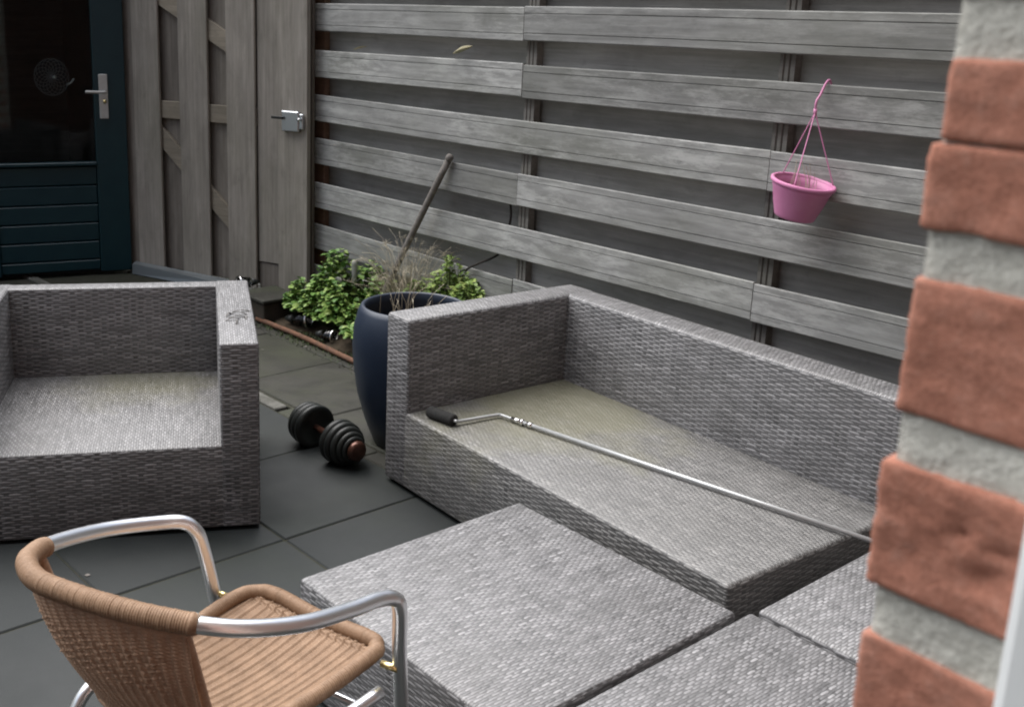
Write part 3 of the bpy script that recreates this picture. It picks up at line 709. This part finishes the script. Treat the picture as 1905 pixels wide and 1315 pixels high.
# ------------------------------------------------------------------ dumbbell on the tiles
da, db = Vector((-0.515, 3.965, 0.082)), Vector((-0.262, 3.655, 0.075)); dx = (db-da).normalized(); Ld = (db-da).length
dmb = thing('dumbbell', 'black dumbbell with stacked plates and a copper coloured bar on the tiles by the planter', 'dumbbell', (da+db)/2*1.0-Vector((0, 0, 0.078)))
O_ = (da+db)/2-Vector((0, 0, 0.078))
def dl(s): return da+dx*s-O_
tube('bar', [dl(-0.03), dl(0.375)], 0.0125, M_copper, dmb, 16)
def plate(s, r, th):
    e = 0.006; lathe('plate', [(0.012, 0), (r-e, 0.0), (r, e), (r, th-e), (r-e, th), (r*0.72, th), (r*0.68, th-0.004), (0.012, th-0.004)], M_blackplastic, dmb, 40, axisM(dl(s), dx))
for s, r, th in ((-0.012, 0.066, 0.018), (0.0075, 0.080, 0.024), (0.033, 0.084, 0.030), (0.065, 0.086, 0.026)): plate(s, r, th)
for s, r, th in ((0.235, 0.084, 0.026), (0.263, 0.082, 0.026), (0.292, 0.074, 0.022), (0.317, 0.062, 0.018), (0.338, 0.050, 0.014)): plate(s, r, th)
lathe('nut', [(0.012, 0), (0.036, 0.0), (0.040, 0.006), (0.036, 0.020), (0.026, 0.023), (0.0, 0.024)], M_copper, dmb, 12, axisM(dl(0.356), dx))

# ------------------------------------------------------------------ planting bed, plants
def bed():
    ws = [grid(u, v) for (u, v) in ((-3.0, 3.16), (-2.2, 2.45), (-1.2, 1.95), (-0.3, 1.78), (0.6, 1.70), (2.4, 1.66))]
    verts = []; faces = []; nu, nv = 60, 14
    for i in range(nu+1):
        fa = F0+Vector((math.cos(FA), math.sin(FA), 0))*(-0.1+3.6*i/nu)
        # front edge of the bed half a metre before the fence
        nrm = Vector((math.sin(FA), -math.cos(FA), 0))
        dep = 0.62+0.05*math.sin(i*0.8)
        for j in range(nv+1):
            p = fa+nrm*(dep*j/nv-0.10); m = 0.055*math.sin(PI*min(1, j/nv*1.0))+0.012*noise.noise(p*9)+0.004
            verts.append((p.x, p.y, m if j < nv else -0.03))
    for i in range(nu):
        for j in range(nv): faces.append((i*(nv+1)+j, (i+1)*(nv+1)+j, (i+1)*(nv+1)+j+1, i*(nv+1)+j+1))
    o = mesh('planting_bed', verts, faces, M_soil, None, True); o['kind'] = 'structure'; o['label'] = 'dark soil of the bed along the slat fence'
bed()
def leafgeo(p, d, n, Lf, wf, V0):
    """five-sided folded leaf"""
    d = d.normalized(); s = d.cross(n); s = s.normalized() if s.length > 1e-6 else d.orthogonal(); n = s.cross(d)
    P = [p, p+d*Lf*0.35+s*wf*0.5+n*wf*0.16, p+d*Lf*0.75+s*wf*0.38+n*wf*0.10, p+d*Lf-n*Lf*0.12, p+d*Lf*0.75-s*wf*0.38+n*wf*0.10, p+d*Lf*0.35-s*wf*0.5+n*wf*0.16, p+d*Lf*0.5-n*0.0]
    return P, [(V0, V0+1, V0+6), (V0+1, V0+2, V0+6), (V0+2, V0+3, V0+6), (V0+3, V0+4, V0+6), (V0+4, V0+5, V0+6), (V0+5, V0, V0+6)]
def bush(name, label, cat, c, rx, ry, rz, yaw, nleaf, mat, size=0.04, seed=1, group=None, flat=2.2, low=0.09, lumpy=0.55):
    rnd = random.Random(seed); o = thing(name, label, cat, c, yaw, group)
    vv = []; ff = []; sv = []; sf = []
    for k in range(nleaf):
        # umbrella of leaves on stems rising from the ground
        a = rnd.uniform(0, 2*PI); rr = math.sqrt(rnd.random()); x = rx*rr*math.cos(a); y = ry*rr*math.sin(a)
        lump = 1.0-lumpy*0.5+lumpy*noise.noise(Vector((x*7+seed*9, y*7, seed)))
        zt = rz*(1-rr**flat*0.7)*lump*rnd.uniform(0.55, 1.05); p = Vector((x, y, max(low, zt)))
        out = Vector((math.cos(a)*(0.3+rr), math.sin(a)*(0.3+rr), rnd.uniform(-0.35, 0.5)))+Vector((rnd.uniform(-1, 1), rnd.uniform(-1, 1), 0))*0.7
        nn = Vector((rnd.uniform(-.5, .5)+0.4*math.cos(a)*rr, rnd.uniform(-.5, .5)+0.4*math.sin(a)*rr, 1)).normalized()
        Lf = size*rnd.choice((0.5, 0.7, 0.8, 0.95, 1.1, 1.3))*rnd.uniform(0.85, 1.15)
        P, F = leafgeo(p, out, nn, Lf, Lf*rnd.uniform(0.75, 1.0), len(vv)); vv += P; ff += F
        if k % 4 == 0:
            v, f = tube_geo([Vector((x*0.5, y*0.5, 0)), Vector((x*0.85, y*0.85, p.z*0.6)), p], 0.0012, 4, False, False, len(sv)); sv += v; sf += f
    l = mesh('foliage', vv, ff, mat, o); l['kind'] = 'stuff'
    l = mesh('stems', sv, sf, M_grass, o); l['kind'] = 'stuff'
    return o
bush('leafy_plant', 'dense bright green leafy plant left of the planter, below the gate end of the fence', 'plant', (-0.49, 5.52, 0.03), 0.38, 0.22, 0.43, -0.62, 4600, M_leaf, 0.033, 3, None, 3.0, 0.09, 0.85)
bush('leafy_plant', 'low green leaves hanging over the metal rod close to the planter', 'plant', (-0.35, 5.12, 0.02), 0.13, 0.10, 0.24, -0.8, 420, M_leaf, 0.040, 8)
bush('leafy_plant', 'yellowish green leafy plant between the planter rim and the far end of the sofa', 'plant', (0.08, 5.03, 0.03), 0.42, 0.13, 0.44, -0.8638, 4200, M_leaf2, 0.030, 5, None, 4.0, 0.16, 0.35)
# dry grass tuft
def tuft(name, label, c, n, hmin, hmax, spread, seed, mat, cat='dry grass', rad=0.0011):
    rnd = random.Random(seed); o = thing(name, label, cat, c); vv = []; ff = []
    for k in range(n):
        a = rnd.uniform(0, 2*PI); r0 = rnd.uniform(0, 0.10)*spread*4; b = Vector((r0*math.cos(a), r0*math.sin(a), 0)); a2 = a+rnd.uniform(-1.2, 1.2); h = rnd.uniform(hmin, hmax); ln = rnd.uniform(0.1, 1.0)*spread
        P = [b, b+Vector((math.cos(a2)*ln*0.25, math.sin(a2)*ln*0.25, h*0.5)), b+Vector((math.cos(a2)*ln*0.7, math.sin(a2)*ln*0.7, h*0.88)), b+Vector((math.cos(a2)*ln*1.15, math.sin(a2)*ln*1.15, h*(0.85+0.2*rnd.random())))]
        v, f = tube_geo(catmull(P, 3), rad*rnd.uniform(0.6, 1.3), 4, True, False, len(vv)); vv += v; ff += f
        if rnd.random() < 0.55:
            for q in range(5):
                e = P[-1].lerp(P[-2], rnd.random()*0.6); tip = e+Vector((rnd.uniform(-1, 1), rnd.uniform(-1, 1), rnd.uniform(-0.2, 0.8)))*0.035
                v, f = tube_geo([e, tip], rad*0.6, 3, False, False, len(vv)); vv += v; ff += f
    m = mesh('stems', vv, ff, mat, o, True); m['kind'] = 'stuff'; return o
tuft('dry_grass', 'tuft of pale dry stems standing behind the planter rim', (-0.16, 5.20, 0.04), 210, 0.20, 0.55, 0.24, 11, M_dry, 'dry grass', 0.0009)
# moss and short grass at the bed edge
vv = []; ff = []; rnd = random.Random(5)
for k in range(5200):
    s = rnd.uniform(-0.15, 2.4); q = rnd.gauss(0.50, 0.055); p = F0+Vector((math.cos(FA), math.sin(FA), 0))*s+Vector((math.sin(FA), -math.cos(FA), 0))*q
    h = rnd.uniform(0.006, 0.022); a = rnd.uniform(0, 2*PI); e = Vector((math.cos(a), math.sin(a), 0)); w_ = 0.003
    b0 = len(vv); side = Vector((-e.y, e.x, 0))*w_; base = p+Vector((0, 0, 0.0))
    vv += [base-side, base+side, base+e*h*0.6+Vector((0, 0, h))]; ff.append((b0, b0+1, b0+2))
o = mesh('moss', vv, ff, M_grass); o['kind'] = 'stuff'; o['label'] = 'moss and short grass along the edge of the bed'
o = tuft('weed', 'small green weed in the joint of the pale kerb next to the dumbbell', grid(-0.08, 0.64, 0.0)+Vector((0, 0, -0.005)), 40, 0.02, 0.06, 0.05, 21, M_leaf2, 'weed', 0.002)
vv = []; ff = []; rnd = random.Random(77)
for k in range(110):
    p = grid(rnd.uniform(-3.0, 0.2), rnd.uniform(0.6, 3.0) if k % 9 else rnd.uniform(-2.0, 0.7), 0.002); r = rnd.uniform(0.003, 0.011); a0 = rnd.uniform(0, 6.28); b0 = len(vv); m_ = rnd.randint(4, 6)
    for q in range(m_):
        a = a0+2*PI*q/m_; vv.append(p+Vector((math.cos(a)*r*rnd.uniform(.5, 1.4), math.sin(a)*r*rnd.uniform(.4, 1.0), rnd.uniform(0, 0.003))))
    ff.append(tuple(range(b0, b0+m_)))
o = mesh('leaf_litter', vv, ff, M_stick); o['kind'] = 'stuff'; o['label'] = 'tiny dry flakes scattered on the paving'
# stakes
st = thing('wooden_stake', 'short grey round stake sticking up out of the green leafy plant', 'stake', (-0.455, 5.55, 0))
lathe('shaft', [(0.0, 0.0), (0.014, 0.0), (0.015, 0.36), (0.011, 0.376), (0, 0.378)], M_stake, st, 14)
st = thing('plant_marker', 'pale marker with rounded top standing among the green leaves', 'plant marker', (-0.535, 5.50, 0))
lathe('shaft', [(0, 0), (0.006, 0.0), (0.006, 0.25), (0.0, 0.251)], M_stake, st, 10)
lathe('head', [(0, 0.245), (0.015, 0.25), (0.020, 0.272), (0.016, 0.292), (0, 0.298)], M_stake, st, 16)
# shovel handle and twig against the fence
def fp(s, y, z): return F0+Vector((math.cos(FA), math.sin(FA), 0))*s+Vector((-math.sin(FA), math.cos(FA), 0))*y+Vector((0, 0, z))
sh = thing('garden_tool', 'grey wooden tool handle leaning against the fence above the dry stems', 'tool handle', fp(0.83, -0.22, 0))
b0 = fp(0.83, -0.22, 0)
tube('handle', resample(catmull([fp(0.83, -0.22, 0.0)-b0, fp(1.02, -0.13, 0.45)-b0, fp(1.255, -0.042, 0.955)-b0], 4), 0.1), 0.0165, M_stick, sh, 14)
lathe('grip_end', [(0.0165, 0), (0.0195, 0.004), (0.0195, 0.02), (0.014, 0.03), (0, 0.033)], M_stick, sh, 14, axisM(fp(1.255, -0.042, 0.955)-b0, fp(1.255, -0.042, 0.955)-fp(1.02, -0.13, 0.45)))
tw = tube('twig', catmull([fp(1.648, 0.012, 0.80), fp(1.63, 0.035, 0.72), fp(1.60, 0.040, 0.63), fp(1.565, 0.034, 0.54), fp(1.50, -0.026, 0.49), fp(1.44, -0.045, 0.455), fp(1.42, -0.05, 0.435)], 4), 0.0055, M_twig, None, 8)
tag(tw, 'thin dark twig poking out between the lower fence slats', 'twig')
def dryleaf(label, c, L_, yaw, tilt, seed):
    vv = []; ff = []; n = 10
    for i in range(n+1):
        tt = i/n; wd = 0.5*L_*0.30*math.sin(PI*min(1, tt*0.92+0.06))
        for j in (-1, -0.5, 0, 0.5, 1):
            vv.append((L_*(tt-0.5), j*wd*0.5, 0.10*L_*math.sin(tt*3)+abs(j)*wd*0.75+0.25*L_*(tt-0.5)**2*2))
    for i in range(n):
        for j in range(4): ff.append((i*5+j, (i+1)*5+j, (i+1)*5+j+1, i*5+j+1))
    o = mesh('dry_leaf', vv, ff, M_dryleaf, None, True); o.location = c; o.rotation_euler = (tilt, -0.25, yaw)
    md = o.modifiers.new('thickness', 'SOLIDIFY'); md.thickness = 0.0008
    return tag(o, label, 'leaf')
dryleaf('curled pale yellow leaf lying on the fence slat above the tool handle', fp(1.33, -0.022, 1.466), 0.16, FA-0.1, 0.7, 1)
dryleaf('small withered leaf stuck in the top fence gap near the gate', fp(0.42, 0.03, 1.452), 0.075, FA+0.9, 0.9, 2)

# rod, garden lights, brown block
rod = tube('metal_rod', resample([Vector((-0.985, 5.635, 0.018)), Vector((-0.70, 5.315, 0.02)), Vector((-0.36, 4.88, 0.018))], 0.1), 0.0135, M_rust, None, 12)
tag(rod, 'rusty brown metal rod lying on the old slabs along the bed edge', 'metal rod')
def glight(label, c, d, s=1.0):
    o = thing('garden_light', label, 'garden light', c, 0, 'clear garden lights lying by the bed')
    d = Vector(d).normalized(); A = lambda t: axisM(d*t*s, d)
    lathe('lens', [(0.0, 0), (0.026*s, 0.0), (0.030*s, 0.004), (0.036*s, 0.07*s), (0.034*s, 0.072*s), (0.028*s, 0.006), (0.0, 0.004)], M_clear, o, 28, A(0))
    lathe('rim', [(0.033*s, 0), (0.041*s, 0.0), (0.043*s, 0.004), (0.041*s, 0.009*s), (0.033*s, 0.009*s), (0.033*s, 0)], M_chrome, o, 32, A(0.072))
    lathe('lamp_core', [(0.0, 0), (0.012*s, 0.0), (0.016*s, 0.03*s), (0.010*s, 0.045*s), (0, 0.046*s)], M_brass, o, 16, A(0.008))
    lathe('cap', [(0.0, -0.05*s), (0.010*s, -0.05*s), (0.026*s, -0.004), (0.0, -0.002)], M_blackplastic, o, 20, A(0))
    return o
glight('clear garden light with chrome ring and brass core beside the rusty rod below the leaves', (-0.76, 5.50, 0.062), (0.88, -0.42, 0.08), 1.15)
glight('clear plastic garden light with a chrome ring lying closest to the planter', (-0.585, 5.26, 0.05), (0.85, -0.50, 0.02), 0.9)
glight('clear plastic garden light half hidden behind the armchair corner', (-1.06, 5.86, 0.165), (-0.75, -0.6, 0.05), 0.95)
bl = thing('low_block', 'low dark brown weathered block on the slabs behind the armchair', 'block', (-0.92, 5.75, 0), GY)
wdM = M_mossblock
box('body', (-0.14, -0.13, 0.0), (0.12, 0.10, 0.115), wdM, bl, 0.01, 2)
box('top_slab', (-0.15, -0.14, 0.1155), (0.13, 0.11, 0.135), M_old, bl, 0.006, 2)

# ------------------------------------------------------------------ pink hanging pot
pm = fp(3.205, -0.125, 0)
pp = thing('hanging_pot', 'pink plastic hanging basket hooked over a fence slat', 'hanging pot', pm+Vector((0, 0, 0)))
tiltM = Matrix.Translation((0, 0, 0.985)) @ Matrix.Rotation(-0.17, 4, Vector((math.sin(FA), -math.cos(FA), 0)))
R1 = 0.108
lathe('bowl', [(0, 0.0), (R1*0.60, 0.0), (R1*0.64, 0.004), (R1*0.66, 0.012), (R1*0.78, 0.050), (R1*0.90, 0.098), (R1*0.93, 0.106), (R1*0.94, 0.122), (R1*0.90, 0.122), (R1*0.87, 0.10), (R1*0.62, 0.012), (0, 0.010)], M_pink, pp, 48, tiltM)
lathe('rim', [(R1*0.92, 0.117), (R1*1.0, 0.117), (R1*1.025, 0.121), (R1*1.02, 0.129), (R1*0.98, 0.132), (R1*0.91, 0.130), (R1*0.92, 0.117)], M_pink, pp, 48, tiltM)
lathe('soil', [(R1*0.85, 0.085), (R1*0.4, 0.092), (0, 0.094)], M_soil, pp, 24, tiltM)
hk = fp(3.212, -0.030, 0)-pm
top = Vector((hk.x*0.55, hk.y*0.55, 1.345))
for ang in (PI*0.93+FA, PI*0.25+FA, -PI*0.42+FA):
    e = tiltM @ Vector((R1*0.97*math.cos(ang), R1*0.97*math.sin(ang), 0.130))
    mid = e.lerp(top, 0.5)+Vector((0, 0, -0.004))
    tube('hanger_strand', catmull([e-Vector((0, 0, 0.008)), mid, top], 6), 0.0021, M_pink, pp, 8)
tube('hook', catmull([top-Vector((0, 0, 0.006)), top+Vector((0, 0, 0.035)), Vector((hk.x*0.75, hk.y*0.75, 1.405)), Vector((hk.x*1.0, hk.y*1.0, 1.443)), Vector((hk.x*1.18, hk.y*1.18, 1.453)), Vector((hk.x*1.30, hk.y*1.30, 1.438)), Vector((hk.x*1.33, hk.y*1.33, 1.41))], 6), 0.0042, M_pink, pp, 10)
tube('clip', [top-Vector((0, 0, 0.012)), top+Vector((0, 0, 0.012))], 0.0062, M_pink, pp, 10)
vv = []; ff = []; rnd = random.Random(2)
for k in range(12):
    b = tiltM @ Vector((rnd.uniform(-.05, .05), rnd.uniform(-.05, .05), 0.09)); e = b+Vector((rnd.uniform(-.04, .04), rnd.uniform(-.04, .04), rnd.uniform(0.05, 0.10)))
    v, f = tube_geo([b, b.lerp(e, .5)+Vector((.006, 0, 0)), e], 0.0010, 4, True, False, len(vv)); vv += v; ff += f
o = mesh('dry_stems', vv, ff, M_dry, pp); o['kind'] = 'stuff'

# ------------------------------------------------------------------ cafe chair
CF = Vector((0.543, 0.84, 0)).normalized(); CR = Vector((0.84, -0.543, 0)).normalized(); CO = Vector((-0.33, 1.74, 0))
ch = thing('cafe_chair', 'tan woven rattan cafe chair with bright aluminium tube arms in the foreground', 'chair', CO, 0)
def cl(p): return Vector(p)-CO
RT = 0.0138
left = [(-0.405, 2.115, 0.0), (-0.425, 2.05, 0.25), (-0.442, 1.994, 0.45), (-0.455, 1.957, 0.575), (-0.466, 1.944, 0.618), (-0.490, 1.936, 0.638), (-0.534, 1.908, 0.648), (-0.603, 1.833, 0.670), (-0.646, 1.730, 0.700), (-0.661, 1.652, 0.720)]
back = [(-0.661, 1.652, 0.720), (-0.655, 1.585, 0.733), (-0.611, 1.516, 0.740), (-0.528, 1.464, 0.744), (-0.437, 1.430, 0.741), (-0.357, 1.416, 0.735)]
right = [(-0.357, 1.416, 0.735), (-0.279, 1.437, 0.716), (-0.199, 1.498, 0.690), (-0.132, 1.590, 0.662), (-0.088, 1.655, 0.646), (-0.062, 1.684, 0.632), (-0.052, 1.697, 0.605), (-0.052, 1.745, 0.50), (-0.048, 1.79, 0.35), (-0.040, 1.87, 0.0)]
LP, BP, RP = [cl(p) for p in left], [cl(p) for p in back], [cl(p) for p in right]
full = catmull(LP+BP[1:]+RP[1:], 8)
tube('tube_frame', full, RT, M_alu, ch, 20)
for p in (LP[0], RP[-1]): lathe('foot_cap', [(0, -0.0), (0.017, 0.0), (0.017, 0.02), (0.014, 0.022)], M_blackplastic, ch, 14, Matrix.Translation(p))
# wrapped top rail
def wrap(name, P, r, pitch, mat, parent, amp=0.16, closed=False, nc=18):
    Q = resample(P, pitch/4); rnd = random.Random(4); jit = [rnd.uniform(-0.022, 0.022) for _ in range(len(Q)//4+2)]
    def rad(i, k): return r*(1+amp*(abs(math.sin(PI*(i/4.0+k/nc)))-0.6)+jit[i//4])
    v, f = tube_geo(Q, rad, nc, True, closed)
    return mesh(name, v, f, mat, parent, True)
bl_ = catmull([LP[-2].lerp(LP[-1], 0.75)]+BP[:]+[RP[0].lerp(RP[1], 0.12)], 10)
wrap('top_rail_wrap', bl_, 0.0172, 0.0042, M_rat, ch, 0.11)
tube('cord_end', [BP[-1].lerp(RP[1], 0.14), BP[-1].lerp(RP[1], 0.19)], 0.0165, M_stake, ch, 18)
# woven back: hangs from the rail, tapers to the seat
topc = resample(catmull(BP, 10), 0.004)
bl0 = cl((-0.572, 1.668, 0.43)); br0 = cl((-0.335, 1.520, 0.44)); bmid = ((bl0+br0)/2)-CF*0.045
NA, NB = 150, 170
bot = [bl0*(1-t_)**2+2*(bmid*1.0-(bl0+br0)*0.0)*t_*(1-t_)+br0*t_**2 for t_ in [i/NA for i in range(NA+1)]]
topr = []
for i in range(NA+1):
    s = i/NA*(len(topc)-1); j = min(int(s), len(topc)-2); topr.append(topc[j].lerp(topc[j+1], s-j))
verts = []; faces = []
for b_ in range(NB+1):
    for i in range(NA+1):
        tt = b_/NB; p = topr[i].lerp(bot[i], tt)
        nrm = (p-(cl((-0.28, 1.83, 0.55)))); nrm.z = 0; nrm.normalize()
        p = p+nrm*0.02*math.sin(PI*tt)
        st_ = math.cos(2*PI*i/NA*19); row = b_*0.5
        h = 0.0016*math.cos(PI*row)*(1 if st_ > 0 else -1)*min(1, abs(st_)*1.5)+0.0009*st_
        if 0.22 < tt < 0.52 and abs(i/NA-0.55) < 0.33: h += 0.0035*max(0, math.sin(i*0.9+b_*0.35)*math.sin(i*0.31-b_*0.5)-0.45)*2
        verts.append(p+nrm*(h+0.004))
for b_ in range(NB):
    for i in range(NA): faces.append((b_*(NA+1)+i, b_*(NA+1)+i+1, (b_+1)*(NA+1)+i+1, (b_+1)*(NA+1)+i))
o = mesh('woven_back', verts, faces, M_ratback, ch, True); md = o.modifiers.new('thickness', 'SOLIDIFY'); md.thickness = 0.006; md.offset = 1
for side, pts in (('l', [topr[2], bot[0]]), ('r', [topr[-3], bot[-1]])):
    wrap('back_edge_wrap', catmull([pts[0], pts[0].lerp(pts[1], 0.5)+Vector((0, 0, -0.0)), pts[1]], 8), 0.0085, 0.0042, M_ratback, ch, 0.10, False, 12)
wrap('back_foot_wrap', bot, 0.0085, 0.0042, M_ratback, ch, 0.10, False, 12)
# seat: wrapped rim and ribbed weave
zseat = 0.448
FL, FR = cl((-0.362, 2.028, zseat+0.006)), cl((-0.080, 1.822, zseat+0.004))
BL, BR = cl((-0.585, 1.725, zseat-0.01)), cl((-0.320, 1.535, zseat-0.01))
def rc(p, a, b, r=0.05): return [p+(a-p).normalized()*r, p+(a-p).normalized()*r*0.28+(b-p).normalized()*r*0.28, p+(b-p).normalized()*r]
rim = []
cx = (FL+FR+BL+BR)/4
for p, a, b, r in ((FL, BL, FR, 0.062), (FR, FL, BR, 0.045), (BR, FR, BL, 0.06), (BL, BR, FL, 0.06)):
    rim += rc(p, a, b, r)
    q = p+(b-p)*0.5; q.z -= (0.008 if p is not FL else 0.006); rim.append(q)
rimc = catmull(rim, 10, True); rimc.append(rimc[0])
wrap('seat_rim_wrap', rimc, 0.0152, 0.0042, M_rat, ch, 0.13)
NI, NJ = 17*10, 330
verts = []; faces = []
for j in range(NJ+1):
    for i in range(NI+1):
        a = i/NI; b_ = j/NJ
        p = (BL.lerp(BR, a)).lerp(FL.lerp(FR, a), b_)
        p.z += -0.004-0.030*math.sin(PI*min(1, max(0, a)))**0.7*math.sin(PI*b_)**0.6
        # pull the corners in to the rounded rim
        da_ = min(a, 1-a); db_ = min(b_, 1-b_)
        ca, cb_ = 0.16, 0.14
        if da_ < ca and db_ < cb_:
            xx, yy = 1-da_/ca, 1-db_/cb_; rr = math.hypot(xx, yy)
            if rr > 1:
                f_ = 1/rr; na = ca*(1-xx*f_); nb = cb_*(1-yy*f_)
                a2 = na if a < 0.5 else 1-na; b2 = nb if b_ < 0.5 else 1-nb; zz = p.z
                p = (BL.lerp(BR, a2)).lerp(FL.lerp(FR, a2), b2); p.z += -0.004
        rib = a*17; k = math.floor(rib); fr_ = rib-k
        dome = abs(math.sin(PI*fr_))**0.7
        weft = math.cos(2*PI*(j/4.0+fr_*0.9+k*0.37))*0.5+0.5
        h = 0.0034*dome-0.0032*weft*dome+0.0006*noise.noise(Vector((i*0.3, j*0.2, 0)))
        if fr_ < 0.12 or fr_ > 0.9: h += 0.0048
        p.z += h+0.006*math.exp(-((b_-0.93)/0.012)**2)
        verts.append(p)
for j in range(NJ):
    for i in range(NI): faces.append((j*(NI+1)+i, j*(NI+1)+i+1, (j+1)*(NI+1)+i+1, (j+1)*(NI+1)+i))
mesh('woven_seat', verts, faces, M_rat, ch, True)
# under-frame: rear legs, stretchers, brass bolts
rl1 = [cl((-0.47, 1.93, 0.425)), cl((-0.545, 1.835, 0.425)), cl((-0.612, 1.748, 0.405)), cl((-0.648, 1.715, 0.34)), cl((-0.690, 1.665, 0.17)), cl((-0.73, 1.62, 0.0))]
rl2 = [cl((-0.085, 1.715, 0.425)), cl((-0.20, 1.56, 0.425)), cl((-0.29, 1.44, 0.405)), cl((-0.32, 1.405, 0.34)), cl((-0.355, 1.365, 0.17)), cl((-0.39, 1.32, 0.0))]
for P in (rl1, rl2):
    tube('rear_leg', catmull(P, 8), 0.0125, M_alu, ch, 16)
    lathe('foot_cap', [(0, 0), (0.016, 0), (0.016, 0.02), (0.013, 0.022)], M_blackplastic, ch, 14, Matrix.Translation(P[-1]))
sa_, sb_ = cl((-0.428, 2.04, 0.30)), cl((-0.049, 1.80, 0.30))
tube('stretcher', [sa_, sb_], 0.0075, M_alu, ch, 12)
for p, q in ((cl((-0.437, 1.996, 0.452)), cl((-0.415, 1.985, 0.452))), (cl((-0.055, 1.752, 0.450)), cl((-0.085, 1.768, 0.450)))):
    tube('bolt_bush', [p, q], 0.0072, M_brass, ch, 14)
